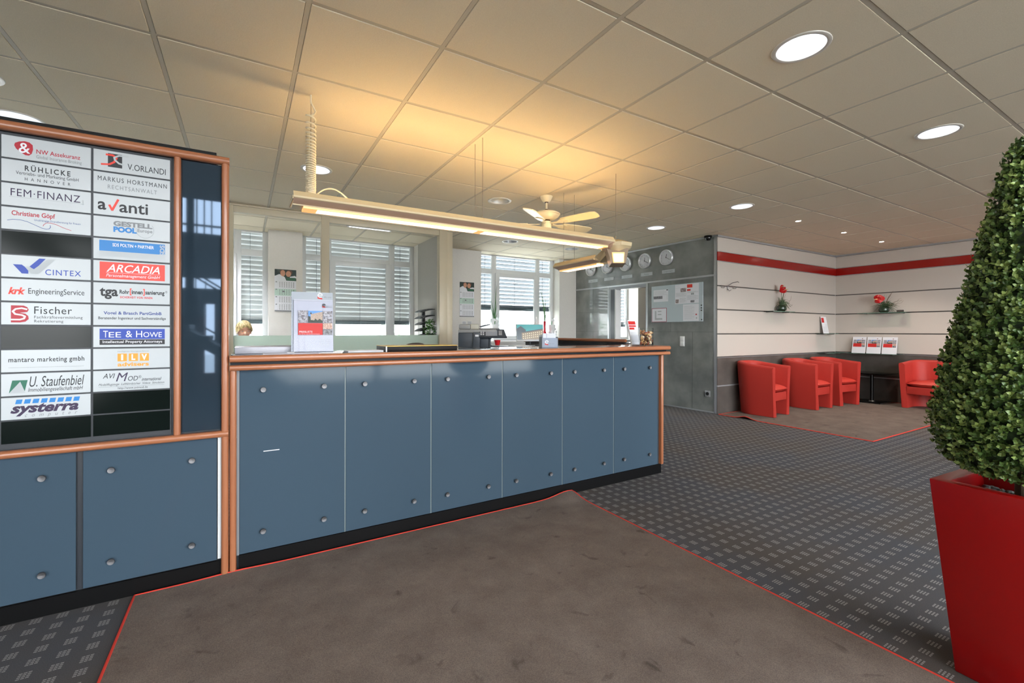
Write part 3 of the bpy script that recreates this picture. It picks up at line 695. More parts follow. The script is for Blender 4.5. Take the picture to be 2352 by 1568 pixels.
# ------------------------------------------------------------------ suspended strip light
LAMPG = mat('strip_diffuser', (255, 250, 240), 0.5, emit=(255, 246, 232), estr=1.6)
UPL = mat('strip_uplight_tube', (255, 230, 180), 0.5, emit=(255, 222, 162), estr=21.0)
BODY = mat('strip_light_body', (208, 190, 152), 0.4)
BROWN = mat('strip_light_underside', (196, 164, 142), 0.45)
GLOWE = mat('strip_light_edge', (250, 214, 160), 0.5, emit=(255, 186, 100), estr=0.42)
sl = thing('pendant_strip_light', 'long cream strip light hanging over the reception counter', 'pendant lamp', (0.25, 3.05, 1.975))
def strip(par, L0, L1, M=None):
    def pr(poly, m, a, b2):
        mb.prism(poly, 'x', a, b2, m, M)
    mb = MB()
    pr([(-0.055, 0.018), (-0.118, 0.036), (-0.122, 0.040), (-0.055, 0.026)], BROWN, L0, L1); pr([(0.055, 0.018), (0.118, 0.036), (0.122, 0.040), (0.055, 0.026)], BROWN, L0, L1)
    mb.build('underside', par)
    mb = MB()
    pr([(-0.120, 0.038), (-0.126, 0.041), (-0.126, 0.052), (-0.098, 0.086), (-0.093, 0.083), (-0.118, 0.050)], BODY, L0, L1); pr([(0.120, 0.038), (0.126, 0.041), (0.126, 0.052), (0.098, 0.086), (0.093, 0.083), (0.118, 0.050)], BODY, L0, L1)
    pr([(-0.058, 0.012), (-0.058, 0.030), (0.058, 0.030), (0.058, 0.012)], BODY, L0 - 0.0, L1 + 0.0)
    for x in (L0 - 0.006, L1): mb.box(x, x + 0.006, -0.118, 0.118, 0.034, 0.055, BODY, M=M)
    mb.build('housing', par)
    mb = MB(); half = (L0 + L1) / 2
    spans = [(L0 + 0.14, half - 0.03), (half + 0.03, L1 - 0.06)] if L1 - L0 > 1.4 else [(L0 + 0.05, L1 - 0.05)]
    for a, b2 in spans: mb.box(a, b2, -0.043, 0.043, 0.0, 0.012, LAMPG, M=M)
    lab(mb.build('diffuser', par), 'glowing white diffuser')
    mb = MB()
    mb.box(L0 + 0.06, L1 - 0.02, -0.054, -0.0435, 0.0, 0.013, GLOWE, M=M); mb.box(L0 + 0.06, L1 - 0.02, 0.0435, 0.054, 0.0, 0.013, GLOWE, M=M)
    ends = [L0 + 0.06] + [v for s2 in spans for v in s2] + [L1 - 0.02]
    for i in range(0, len(ends), 2): mb.box(ends[i], ends[i + 1], -0.0435, 0.0435, 0.0005, 0.0125, GLOWE, M=M)
    lab(mb.build('diffuser_edge', par), 'warm glowing rim of the diffuser')
    mb = MB()
    for a, b2 in spans: mb.tube([(a, 0, 0.062), (b2, 0, 0.062)], 0.013, UPL, 10, M=M)
    lab(mb.build('uplight_tube', par), 'warm fluorescent tube lighting the ceiling')
LL = 2.55
strip(sl, 0.0, LL)
# hub where the second arm turns away from the viewer
mb = MB(); HX = LL + 0.125
def hub_poly(r, z, k=0.45): return [(HX + r * a, r * b2, z) for a, b2 in ((-1, -k), (-k, -1), (k, -1), (1, -k), (1, k), (k, 1), (-k, 1), (-1, k))]
mb.rings([hub_poly(0.08, -0.03), hub_poly(0.135, 0.02), hub_poly(0.14, 0.05), hub_poly(0.055, 0.085)], BODY)
mb.rings([[(LL - 0.02, -0.12, 0.036), (LL - 0.02, -0.126, 0.052), (LL - 0.02, 0.126, 0.052), (LL - 0.02, 0.12, 0.036), (LL - 0.02, 0.05, 0.012), (LL - 0.02, -0.05, 0.012)], [(HX - 0.10, -0.06, 0.0), (HX - 0.10, -0.07, 0.03), (HX - 0.10, 0.07, 0.03), (HX - 0.10, 0.06, 0.0), (HX - 0.10, 0.03, -0.02), (HX - 0.10, -0.03, -0.02)]], BROWN)
mb.build('corner_hub', sl)
HUBM = mat('hub_taupe', (150, 134, 116), 0.4)
mb = MB(); th = R(-38)                               # square lit head of the hub, turned to the entrance
Mh = Matrix.Translation((HX - 0.02, -0.055, -0.055)) @ Matrix.Rotation(th, 4, 'Z') @ Matrix.Rotation(R(-24), 4, 'X')
Mh = Matrix.Translation((HX, 0, -0.085)) @ Matrix.Rotation(R(-31), 4, 'Z')
mb.rings([[(-0.10, -0.085, 0.085), (0.10, -0.085, 0.085), (0.10, 0.02, 0.085), (-0.10, 0.02, 0.085)], [(-0.062, -0.115, -0.055), (0.062, -0.115, -0.055), (0.062, 0.0, -0.075), (-0.062, 0.0, -0.075)]], HUBM, M=Mh)
mb.build('corner_head', sl)
mb = MB(); mb.rings([[(-0.052, -0.105, 0.042), (0.052, -0.105, 0.042), (0.057, -0.10, 0.045), (-0.057, -0.10, 0.045)], [(-0.047, -0.121, -0.052), (0.047, -0.121, -0.052), (0.05, -0.10, -0.05), (-0.05, -0.10, -0.05)]], GLOWE, M=Mh)
lab(mb.build('corner_lamp_rim', sl), 'warm rim of the square corner lamp')
mb = MB(); mb.rings([[(-0.042, -0.112, 0.026), (0.042, -0.112, 0.026), (0.047, -0.10, 0.032), (-0.047, -0.10, 0.032)], [(-0.037, -0.124, -0.038), (0.037, -0.124, -0.038), (0.042, -0.10, -0.042), (-0.042, -0.10, -0.042)]], LAMPG, M=Mh)
lab(mb.build('corner_lamp', sl), 'glowing square corner lamp')
# second arm, running away along y
Ma = Matrix.Translation((HX, 0, -0.115)) @ Matrix.Rotation(PI / 2, 4, 'Z')
arm = bpy.data.objects.new('second_arm', None); C.objects.link(arm); arm.parent = sl
strip(arm, 0.16, 0.80, Ma)
mb = MB(); mb.rings([[(HX - 0.06, 0.04, -0.03), (HX + 0.06, 0.04, -0.03), (HX + 0.08, 0.04, 0.03), (HX - 0.08, 0.04, 0.03)], [(HX - 0.05, 0.17, -0.10), (HX + 0.05, 0.17, -0.10), (HX + 0.12, 0.17, -0.068), (HX - 0.12, 0.17, -0.068)]], BODY); mb.build('arm_joint', arm)
WIRE = mat('steel_wire', (120, 112, 98), 0.4, metal=0.6)
for x, y, z in ((0.10, -0.055, 0.07), (1.283, 0.08, 0.07), (1.279, -0.055, 0.07), (HX, 0.0, 0.09), (HX - 0.06, 0.70, -0.05), (HX + 0.08, 0.70, -0.05)):
    mb = MB(); mb.tube([(x, y, z), (x, y, CEIL - 1.975)], 0.0016, WIRE, 6); mb.tube([(x, y, z - 0.01), (x, y, z + 0.035)], 0.006, WIRE, 8); mb.build('suspension_wire', sl)
mb = MB(); CAB = mat('cable_cream', (226, 214, 184), 0.45); pts = []
z1 = CEIL - 1.975; z0 = 0.085; turns = 30
pts += [(0.10, -0.055, z1), (0.10, -0.055, z1 - 0.05), (0.118, -0.055, z1 - 0.085)]
N = turns * 14
for i in range(N + 1):
    f = i / N; a = 2 * PI * turns * (f ** 1.9 * 0.82 + f * 0.18)
    rr = 0.026
    pts.append((0.10 + rr * math.cos(a), -0.055 + rr * math.sin(a), (z1 - 0.10) + (z0 - z1 + 0.10) * (1 - (1 - f) ** 1.0)))
mb.tube(pts, 0.0052, CAB, 6)
mb.tube([*[(0.12 + 0.22 * i / 16, -0.05, 0.075 + 0.07 * math.sin(PI * (i / 16) ** 0.9)) for i in range(17)]], 0.004, CAB, 6)
mb.box(0.07, 0.26, -0.07, -0.035, 0.066, 0.082, CAB, b=0.003)
mb.build('spiral_cable', sl)
# ------------------------------------------------------------------ ceiling fan
fan = thing('ceiling_fan', 'cream five bladed ceiling fan beside the strip light', 'ceiling fan', (2.785, 3.951, CEIL))
FC = mat('fan_cream', (226, 216, 186), 0.3); BRASS = mat('dark_bronze', (70, 48, 32), 0.35, metal=0.7)
mb = MB(); mb.lathe([(0.0, 0.0), (0.066, 0.0), (0.068, -0.012), (0.052, -0.045), (0.034, -0.066), (0.0, -0.068)], FC); mb.build('canopy', fan)
mb = MB(); mb.lathe([(0.0, -0.066), (0.022, -0.066), (0.02, -0.074), (0.0, -0.075)], BRASS); mb.lathe([(0.0, -0.142), (0.016, -0.142), (0.018, -0.162), (0.0, -0.164)], BRASS); mb.lathe([(0.011, -0.06), (0.011, -0.17)], FC, seg=12); mb.build('down_rod', fan)
mb = MB(); mb.lathe([(0.0, -0.164), (0.06, -0.166), (0.115, -0.176), (0.145, -0.192), (0.147, -0.204), (0.135, -0.210), (0.128, -0.226), (0.10, -0.246), (0.06, -0.258), (0.0, -0.26)], FC, seg=36); mb.build('motor_housing', fan)
mb = MB(); mb.lathe([(0.0, -0.258), (0.04, -0.258), (0.042, -0.278), (0.0, -0.28)], BRASS); mb.lathe([(0.0, -0.276), (0.054, -0.276), (0.056, -0.345), (0.046, -0.356), (0.0, -0.358)], FC); mb.lathe([(0.0, -0.362), (0.012, -0.360), (0.012, -0.356), (0.0, -0.354)], STEEL); mb.build('switch_housing', fan)
for i in range(5):
    a = R(2 + 72 * i); Mx = Matrix.Rotation(a, 4, 'Z') @ Matrix.Translation((0, 0, -0.292)) @ Matrix.Rotation(R(-14), 4, 'X')
    mb = MB(); out = [(0.20, -0.050), (0.30, -0.060), (0.56, -0.066), (0.61, -0.050), (0.62, 0.0), (0.61, 0.05), (0.56, 0.066), (0.30, 0.060), (0.20, 0.05)]
    mb.prism(out, 'z', -0.004, 0.004, FC, Mx); bl = mb.build('blade', fan)
    mb = MB(); mb.prism([(0.07, -0.016), (0.14, -0.012), (0.19, -0.04), (0.26, -0.036), (0.28, 0.0), (0.26, 0.036), (0.19, 0.04), (0.14, 0.012), (0.07, 0.016)], 'z', -0.012, -0.005, FC, Mx); mb.build('blade_iron', bl)
# ------------------------------------------------------------------ rugs
def rugmat():
    m = mat('taupe_rug', (104, 92, 86), 0.95, spec=0.1)
    nt = m.node_tree; b = nt.nodes['Principled BSDF']; g = nt.nodes.new('ShaderNodeNewGeometry')
    a = nt.nodes.new('ShaderNodeTexNoise'); a.inputs['Scale'].default_value = 5.0; a.inputs['Detail'].default_value = 6; a.inputs['Roughness'].default_value = 0.6
    f = nt.nodes.new('ShaderNodeTexNoise'); f.inputs['Scale'].default_value = 330; f.inputs['Detail'].default_value = 2
    st = nt.nodes.new('ShaderNodeTexNoise'); st.inputs['Scale'].default_value = 9.0; st.inputs['Detail'].default_value = 3; st.inputs['Distortion'].default_value = 0.6
    for q in (a, f, st): nt.links.new(g.outputs['Position'], q.inputs['Vector'])
    r = nt.nodes.new('ShaderNodeValToRGB'); r.color_ramp.elements[0].position = 0.3; r.color_ramp.elements[1].position = 0.7
    r.color_ramp.elements[0].color = lin((104, 93, 87)); r.color_ramp.elements[1].color = lin((122, 111, 104)); nt.links.new(a.outputs[0], r.inputs[0])
    s2 = nt.nodes.new('ShaderNodeValToRGB'); s2.color_ramp.elements[0].position = 0.64; s2.color_ramp.elements[1].position = 0.74
    s2.color_ramp.elements[0].color = (1, 1, 1, 1); s2.color_ramp.elements[1].color = (0.62, 0.62, 0.62, 1); nt.links.new(st.outputs[0], s2.inputs[0])
    mr = nt.nodes.new('ShaderNodeMapRange'); mr.inputs['From Min'].default_value = 0.3; mr.inputs['From Max'].default_value = 0.7; mr.inputs['To Min'].default_value = 0.72; mr.inputs['To Max'].default_value = 1.22
    nt.links.new(f.outputs[0], mr.inputs['Value'])
    v1 = nt.nodes.new('ShaderNodeVectorMath'); v1.operation = 'SCALE'; nt.links.new(r.outputs[0], v1.inputs[0]); nt.links.new(mr.outputs[0], v1.inputs['Scale'])
    v2 = nt.nodes.new('ShaderNodeVectorMath'); v2.operation = 'MULTIPLY'; nt.links.new(v1.outputs[0], v2.inputs[0]); nt.links.new(s2.outputs[0], v2.inputs[1])
    nt.links.new(v2.outputs[0], b.inputs['Base Color'])
    return m
RUG = rugmat(); RUGE = mat('red_rug_binding', (206, 58, 44), 0.8)
def rug(name, label, x0, x1, y0, y1, lift=None):
    t = thing(name, label, 'rug', ((x0 + x1) / 2, (y0 + y1) / 2, 0.0))
    cx, cy = (x0 + x1) / 2, (y0 + y1) / 2; NX, NY = int((x1 - x0) / 0.04), int((y1 - y0) / 0.04)
    def hz(x, y): return lift(x, y) if lift else 0.0
    mb = MB(); vs = []; fs = []
    for k in (1, 0):
        for i in range(NX + 1):
            for j in range(NY + 1):
                x, y = x0 + (x1 - x0) * i / NX, y0 + (y1 - y0) * j / NY
                vs.append((x - cx, y - cy, 0.001 + 0.007 * k + hz(x, y)))
    n = (NX + 1) * (NY + 1)
    for i in range(NX):
        for j in range(NY):
            a, b2, c2, d = i * (NY + 1) + j, (i + 1) * (NY + 1) + j, (i + 1) * (NY + 1) + j + 1, i * (NY + 1) + j + 1
            fs.append((a, b2, c2, d)); fs.append((n + d, n + c2, n + b2, n + a))
    mb.faces(vs, fs, RUG); mb.build('pile', t)
    mb = MB(); pts = []
    for i in range(NX): pts.append((x0 + (x1 - x0) * i / NX, y0))
    for j in range(NY): pts.append((x1, y0 + (y1 - y0) * j / NY))
    for i in range(NX): pts.append((x1 - (x1 - x0) * i / NX, y1))
    for j in range(NY): pts.append((x0, y1 - (y1 - y0) * j / NY))
    mb.tube([(x - cx, y - cy, 0.006 + hz(x, y)) for x, y in pts], 0.0055, RUGE, 8, closed=True)
    lab(mb.build('binding', t), 'thin red edge binding')
    return t
def bump(x, y, px, py, sx, sy, h): return h * math.exp(-((x - px) / sx) ** 2 - ((y - py) / sy) ** 2)
rug('runner_rug', 'large taupe rug with a thin red edge in front of the counter', -0.432, 2.118, -1.6, 2.668, lambda x, y: bump(x, y, 2.07, 2.66, 0.13, 0.10, 0.030) + bump(x, y, -0.03, 2.67, 0.14, 0.03, 0.006))
rug('lounge_rug', 'taupe rug with a thin red edge under the lounge armchairs', 6.02, 9.60, 2.235, 4.13, lambda x, y: bump(x, y, 6.03, 3.72, 0.10, 0.09, 0.034))
# ------------------------------------------------------------------ tub chairs and sofa
REDC = mat('red_upholstery', (174, 50, 42), 0.5, spec=0.35, bump=(500, 0.25))
REDC2 = mat('red_seat_upholstery', (188, 56, 46), 0.42, spec=0.4, bump=(500, 0.2))
def tub(name, label, cat, loc, rz, w, d, group=None, hb=0.775, ha=0.715):
    t = thing(name, label, cat, loc, rz, group)
    hw = w / 2; th = 0.075; rc = min(hw - 0.01, 0.27)
    # plan of the outer line: front left, along the side, round the back, to the front right
    def outline(off, flare):
        pts = []; W = hw - off + flare; B = d - off + flare; r = max(rc - off, 0.05)
        for i in range(8): pts.append((-W, (B - r) * i / 8))
        for i in range(11): a = PI - PI / 2 * i / 10; pts.append((-W + r + r * math.cos(a), B - r + r * math.sin(a)))
        for i in range(1, 6): pts.append((-W + r + 2 * (W - r) * i / 6, B))
        for i in range(11): a = PI / 2 - PI / 2 * i / 10; pts.append((W - r + r * math.cos(a), B - r + r * math.sin(a)))
        for i in range(1, 9): pts.append((W, (B - r) * (1 - i / 8)))
        return pts
    lev = [(0.0, 0.012, -0.03), (0.0, 0.0, -0.03), (0.02, 0.0, -0.028), (0.45, 0.0, -0.01), (0.955, 0.0, 0.012), (0.985, 0.008, 0.013), (1.0, 0.028, 0.012), (1.0, 0.048, 0.012), (0.985, 0.067, 0.012), (0.95, th, 0.010), (0.45, th, -0.006), (0.02, th, -0.028), (0.0, th, -0.03), (0.0, th - 0.012, -0.03)]
    rg = []
    outs = [outline(o, f) for _, o, f in lev]; n = len(outs[0])
    for i in range(n):
        ring = []
        for (fz, o, f), pl in zip(lev, outs):
            y = outs[1][i][1]; top = ha + (hb - ha) * min(1.0, max(0.0, y / (d * 0.8))) ** 1.2
            x, yy = pl[i]
            if yy < 0.001: yy = 0.012 * (1 - fz) * 0 + (0.012 if o < 0.004 or o > th - 0.004 else 0.0)
            ring.append((x, yy, max(0.004, fz * top)))
        rg.append(ring)
    mb = MB(); mb.rings(rg, REDC); mb.build('shell', t, angle=50)
    iw = hw - th - 0.012
    mb = MB(); mb.box(-iw + 0.0, iw, 0.02, 0.06, 0.225, 0.345, REDC, b=0.008); mb.box(-iw + 0.0, iw, 0.06, d - 0.12, 0.27, 0.335, REDC); mb.build('apron', t)
    # domed cushion
    mb = MB(); NU, NV = 20, 14; vs = []; fs = []
    D = d - th - 0.03
    for k in range(2):
        for i in range(NU + 1):
            for j in range(NV + 1):
                u, v = i / NU * 2 - 1, j / NV * 2 - 1
                e = (1 - abs(u) ** 5) * (1 - abs(v) ** 5); e = max(e, 0) ** 0.45
                px = u * iw; py = 0.0 + (v + 1) / 2 * D
                if v > 0.2: px *= 1 - 0.22 * ((v - 0.2) / 0.8) ** 2 * (0.5 / max(hw, 0.28)) ** 1
                z = 0.392 + (0.042 + 0.028 * (1 - v * v) * (1 - u * u) if k == 0 else -0.05) * e
                vs.append((px, py, z))
    n2 = (NU + 1) * (NV + 1)
    for i in range(NU):
        for j in range(NV):
            a, b2, c2, d2 = i * (NV + 1) + j, (i + 1) * (NV + 1) + j, (i + 1) * (NV + 1) + j + 1, i * (NV + 1) + j + 1
            fs.append((a, b2, c2, d2)); fs.append((n2 + d2, n2 + c2, n2 + b2, n2 + a))
    mb.faces(vs, fs, REDC2); bmesh.ops.remove_doubles(mb.bm, verts=mb.bm.verts, dist=0.0005); mb.build('seat_cushion', t, angle=80)
    return t
tub('tub_armchair', 'red tub armchair nearest the clock wall, fully in view', 'armchair', (6.668, 3.566, 0.008), R(5.5), 0.545, 0.60, 'red tub armchairs along the slat wall')
tub('tub_armchair', 'red tub armchair in the middle of the three', 'armchair', (7.856, 3.546, 0.008), R(0), 0.555, 0.60, 'red tub armchairs along the slat wall')
tub('tub_armchair', 'red tub armchair furthest back beside the small black table', 'armchair', (8.607, 3.508, 0.008), R(-8), 0.555, 0.60, 'red tub armchairs along the slat wall')
tub('tub_sofa', 'red two seat tub sofa half hidden by the boxwood cone', 'sofa', (9.10, 2.44, 0.008), -PI / 2, 1.18, 0.545, hb=0.76, ha=0.72)
# ------------------------------------------------------------------ small black table
tb = thing('side_table', 'small black pedestal table with a glass top between armchair and sofa', 'table', (9.37, 3.50, 0.008))
BLK = mat('black_metal', (14, 14, 15), 0.3, metal=0.4)
mb = MB(); mb.box(-0.30, 0.27, -0.28, 0.28, 0.495, 0.507, glass('dark_table_glass', (70, 84, 80), 0.2), b=0.002); mb.build('tabletop', tb)
mb = MB(); mb.tube([(0, 0, 0.02), (0, 0, 0.49)], 0.028, BLK, 16); mb.lathe([(0.05, 0.482), (0.10, 0.490), (0.10, 0.494)], BLK); mb.build('column', tb)
mb = MB(); mb.box(-0.20, 0.20, -0.20, 0.20, 0.0, 0.014, BLK, b=0.004); mb.box(-0.205, 0.205, -0.206, -0.198, 0.0, 0.015, STEEL); mb.lathe([(0.0, 0.03), (0.03, 0.03), (0.045, 0.014)], STEEL); mb.build('base_plate', tb)
# ------------------------------------------------------------------ planter with boxwood cone
PX, PY, PH, PR_ = 2.335, 0.435, 0.69, R(-4)
POT = mat('red_planter_lacquer', (158, 10, 12), 0.28, spec=0.45)
pt = thing('boxwood_planter', 'artificial boxwood cone in a tall tapered red planter at the right edge', 'potted plant', (PX, PY, 0.0), PR_)
def sq(h, z): return [(-h, -h, z), (h, -h, z), (h, h, z), (-h, h, z)]
mb = MB(); hT, hB = 0.185, 0.131
mb.rings([sq(hB, 0.0), sq(hT, PH), sq(hT - 0.045, PH), sq(hT - 0.05, PH - 0.06), sq(hT - 0.055, PH - 0.12)], POT)
bmesh.ops.bevel(mb.bm, geom=[e for e in mb.bm.edges if e.calc_length() > 0.2], offset=0.004, segments=2, profile=0.5, affect='EDGES'); mb.build('pot', pt)
rnd = random.Random(4)
mb = MB(); PEB = mat('grey_pebble', (122, 132, 128), 0.6, noise=(30, (84, 88, 84), 0.9))
for i in range(150):
    x, y = rnd.uniform(-0.12, 0.12), rnd.uniform(-0.12, 0.12); r = rnd.uniform(0.008, 0.016)
    Mx = Matrix.Translation((x, y, PH - 0.062 + rnd.uniform(0, 0.012))) @ Matrix.Rotation(rnd.uniform(0, 3), 4, 'Z') @ Matrix.Diagonal((r, r * rnd.uniform(0.6, 0.9), r * 0.6, 1))
    mb.lathe([(0, -1), (0.7, -0.7), (1, 0), (0.7, 0.7), (0, 1)], PEB, seg=7, M=Mx)
mb.box(-0.128, 0.128, -0.128, 0.128, PH - 0.11, PH - 0.066, mat('planter_soil', (52, 46, 40), 0.9))
o = lab(mb.build('pebbles', pt), 'grey pebbles filling the planter'); o['kind'] = 'stuff'
mb = MB(); BARK = mat('bark', (74, 58, 40), 0.8)
mb.tube([(0.0, 0.0, PH - 0.09), (0.01, 0.0, PH + 0.1), (0.0, 0.0, 1.3), (0, 0, 1.8)], [0.02, 0.017, 0.013, 0.004], BARK, 8)
for i in range(16):
    a = rnd.uniform(0, 2 * PI); z = PH + rnd.uniform(-0.02, 0.12); mb.tube([(0, 0, z - 0.03), (0.07 * math.cos(a), 0.07 * math.sin(a), z + 0.03), (0.15 * math.cos(a), 0.15 * math.sin(a), z + 0.09)], [0.006, 0.004, 0.002], BARK, 5)
mb.build('trunk', pt)
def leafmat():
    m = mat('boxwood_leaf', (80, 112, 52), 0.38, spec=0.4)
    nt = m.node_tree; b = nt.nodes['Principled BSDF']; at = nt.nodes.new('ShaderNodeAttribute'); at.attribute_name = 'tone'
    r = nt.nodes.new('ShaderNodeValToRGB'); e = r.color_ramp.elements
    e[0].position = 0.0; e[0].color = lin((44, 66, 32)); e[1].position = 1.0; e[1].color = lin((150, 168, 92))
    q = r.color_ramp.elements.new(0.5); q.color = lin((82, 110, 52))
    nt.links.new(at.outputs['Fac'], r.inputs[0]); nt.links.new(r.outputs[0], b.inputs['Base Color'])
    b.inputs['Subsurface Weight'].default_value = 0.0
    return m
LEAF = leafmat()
CONE = [(0.72, 0.10), (0.75, 0.165), (0.80, 0.205), (0.886, 0.228), (1.0, 0.212), (1.2, 0.172), (1.47, 0.112), (1.62, 0.078), (1.77, 0.046), (1.86, 0.02), (1.90, 0.004)]
def coner(z):
    for (a, r0), (b2, r1) in zip(CONE[:-1], CONE[1:]):
        if a <= z <= b2: return r0 + (r1 - r0) * (z - a) / (b2 - a)
    return 0.0
def leaves():
    vs, fs, tone = [], [], []
    def leaf(p, d, n, L, w, t):
        d = d.normalized(); s = d.cross(n)
        if s.length < 1e-4: return
        s.normalize(); n = s.cross(d).normalized(); k = len(vs)
        for (f, ww, up) in ((0, 0.22, 0), (0.33, 0.95, 0.10), (0.72, 0.88, 0.07), (1.0, 0.15, -0.04)):
            c = p + d * (L * f) + n * (up * L)
            for q in (-1, 0, 1):
                vs.append(tuple(c + s * (w * ww * q) + n * (0.10 * L * abs(q) * ww)))
        for i in range(3):
            for j in range(2):
                a = k + i * 3 + j; fs.append((a, a + 1, a + 4, a + 3)); tone.append(t)
    zs = [z for z, _ in CONE]; N = 6800
    for i in range(N):
        while True:
            z = rnd.uniform(0.72, 1.9); r = coner(z)
            if rnd.random() < r / 0.228 + 0.05: break
        a = rnd.uniform(0, 2 * PI); depth = rnd.random() ** 2 * 0.35
        rr = r * (1 - depth) + rnd.uniform(-0.006, 0.014)
        rad = Vector((math.cos(a), math.sin(a), 0)); p = Vector((rr * rad.x, rr * rad.y, z))
        slope = 0.25 if z > 0.9 else -0.5
        ax = (rad + Vector((0, 0, slope + rnd.uniform(0.0, 0.7)))).normalized(); tw = rnd.uniform(0, PI)
        e1 = ax.cross(Vector((0, 0, 1))).normalized(); e2 = ax.cross(e1)
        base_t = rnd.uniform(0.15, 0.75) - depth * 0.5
        for k in range(5):                # a sprig: pairs of small oval leaves
            b3 = tw + k * 2.4; f = 0.25 + 0.16 * k
            d = e1 * math.cos(b3) + e2 * math.sin(b3) + ax * (0.55 + 0.2 * k)
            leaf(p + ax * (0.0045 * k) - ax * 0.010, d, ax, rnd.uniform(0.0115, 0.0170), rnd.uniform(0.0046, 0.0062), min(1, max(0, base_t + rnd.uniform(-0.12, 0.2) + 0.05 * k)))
    me = bpy.data.meshes.new('foliage'); me.from_pydata(vs, [], fs); me.materials.append(LEAF)
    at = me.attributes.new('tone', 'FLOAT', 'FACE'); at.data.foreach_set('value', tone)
    me.polygons.foreach_set('use_smooth', [True] * len(fs))
    o = bpy.data.objects.new('foliage', me); C.objects.link(o); o.parent = pt
    return o
leaves()
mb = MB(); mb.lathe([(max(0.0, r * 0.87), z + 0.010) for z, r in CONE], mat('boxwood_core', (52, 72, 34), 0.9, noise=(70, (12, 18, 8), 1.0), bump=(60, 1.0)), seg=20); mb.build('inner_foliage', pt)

# ------------------------------------------------------------------ clock wall things
CLF = mat('clock_face', (206, 208, 214), 0.4); CLR = mat('clock_rim', (212, 214, 216), 0.3, metal=0.45)
CITY = ['New York', 'London', 'Hannover', 'Dubai', 'Langenhagen']
for i, (y, px, lbl, city) in enumerate(((6.82, 6.78, 'round silver wall clock furthest from the lounge, behind the strip light', 'New York'), (6.386, 6.355, 'second round silver wall clock from the window end', 'Tokio'), (5.937, 5.918, 'middle one of the five round silver wall clocks', 'Hannover'), (5.506, 5.479, 'second round silver wall clock from the lounge end', 'Moskau'), (5.066, 5.039, 'round silver wall clock nearest the lounge corner', 'Langenhagen'))):
    t = thing('wall_clock', lbl, 'clock', gpos(y, 2.447), GA, 'five round wall clocks')
    mb = MB(); mb.disc_y(0, 0, 0, [(0.118, 0.0), (0.130, 0.012), (0.131, 0.038), (0.124, 0.046), (0.114, 0.044), (0.108, 0.034), (0.108, 0.02)], CLR, 40); mb.build('rim', t)
    mb = MB(); mb.disc_y(0, 0, 0, [(0.109, 0.0), (0.109, 0.026), (0.0, 0.026)], CLF, 36)
    for h in range(12):
        a = R(30 * h); L0, L1 = (0.088, 0.102)
        mb.faces([(L0 * math.sin(a) - 0.002 * math.cos(a), -0.0266, L0 * math.cos(a) + 0.002 * math.sin(a)), (L1 * math.sin(a) - 0.002 * math.cos(a), -0.0266, L1 * math.cos(a) + 0.002 * math.sin(a)), (L1 * math.sin(a) + 0.002 * math.cos(a), -0.0266, L1 * math.cos(a) - 0.002 * math.sin(a)), (L0 * math.sin(a) + 0.002 * math.cos(a), -0.0266, L0 * math.cos(a) - 0.002 * math.sin(a))], [(0, 1, 2, 3)], GREYINK)
    mb.build('dial', t)
    for nm, ang, L, w in (('hour_hand', 8, 0.056, 0.0035), ('minute_hand', 121, 0.084, 0.0025)):
        a = R(ang); mb = MB(); Mx = Matrix.Rotation(a, 4, 'Y'); mb.box(-w, w, -0.030, -0.028, -0.012, L, INK, M=Mx); mb.disc_y(0, -0.027, 0, [(0.006, 0), (0.006, 0.004), (0, 0.004)], INK, 10); mb.build(nm, t)
    n = thing('city_plate', 'small white name plate under the ' + lbl.replace('round silver wall ', ''), 'name plate', gpos(px, 2.217), GA, 'name plates under the clocks')
    mb = MB(); mb.box(-0.123, 0.123, -0.006, 0.0, -0.029, 0.029, SIGN, b=0.001, seg=1); mb.build('plate', n)
    mb = MB(); wd = 0.011 * len(city); mb.text(city, -wd * 0.75, wd * 0.75, -0.014, 0.013, -0.006, GREYINK); mb.build('lettering', n, normals=False)
# glass notice board
nb = thing('notice_board', 'pale glass notice board on the slate wall', 'notice board', gpos(5.365, 1.381), GA)
BW = 0.96
mb = MB(); mb.box(0, BW, -0.018, -0.010, 0, 0.607, mat('pale_glass_board', (192, 206, 212), 0.06, spec=0.7, coat=0.5), b=0.001, seg=1); mb.build('glass_panel', nb)
mb = MB(); mb.box(0.05, BW - 0.05, -0.010, 0.0, 0.05, 0.55, DARK); mb.build('wall_bracket', nb)
def sheet(name, label, x0, x1, z0, z1, deco, cat='paper', edge=None, loc=None, group='papers on the glass notice board'):
    t = thing(name, label, cat, gpos(5.365 - x0, z0, 0.0186), GA, group)
    w, h = x1 - x0, z1 - z0; mb = MB()
    if edge: mb.box(0, w, -0.0006, 0, 0, h, edge); mb.box(0.008, w - 0.008, -0.0012, 0, 0.008, h - 0.008, PAPER)
    else: mb.box(0, w, -0.0006, 0, 0, h, PAPER)
    mb.build('sheet', t); mb = MB(); y = -0.0012 if edge else -0.0006
    for d in deco:
        if d[0] == 'r': mb.quad(w * d[1], w * d[2], h * (1 - d[4]), h * (1 - d[3]), y, d[5], 0.0003)
        elif d[0] == 'l':                       # lines of small print
            n = d[5]
            for i in range(n):
                zz = h * (1 - d[3] - (d[4] - d[3]) * i / max(n - 1, 1)); mb.quad(w * d[1], w * (d[1] + (d[2] - d[1]) * (1 if i % 4 else 0.8)), zz - 0.0012, zz + 0.0012, y, K['l'], 0.0002)
        elif d[0] == 't': mb.text(d[6], w * d[1], w * d[2], h * (1 - d[4]), h * (1 - d[3]), y, d[5])
    mb.build('print', t, normals=False)
    return t
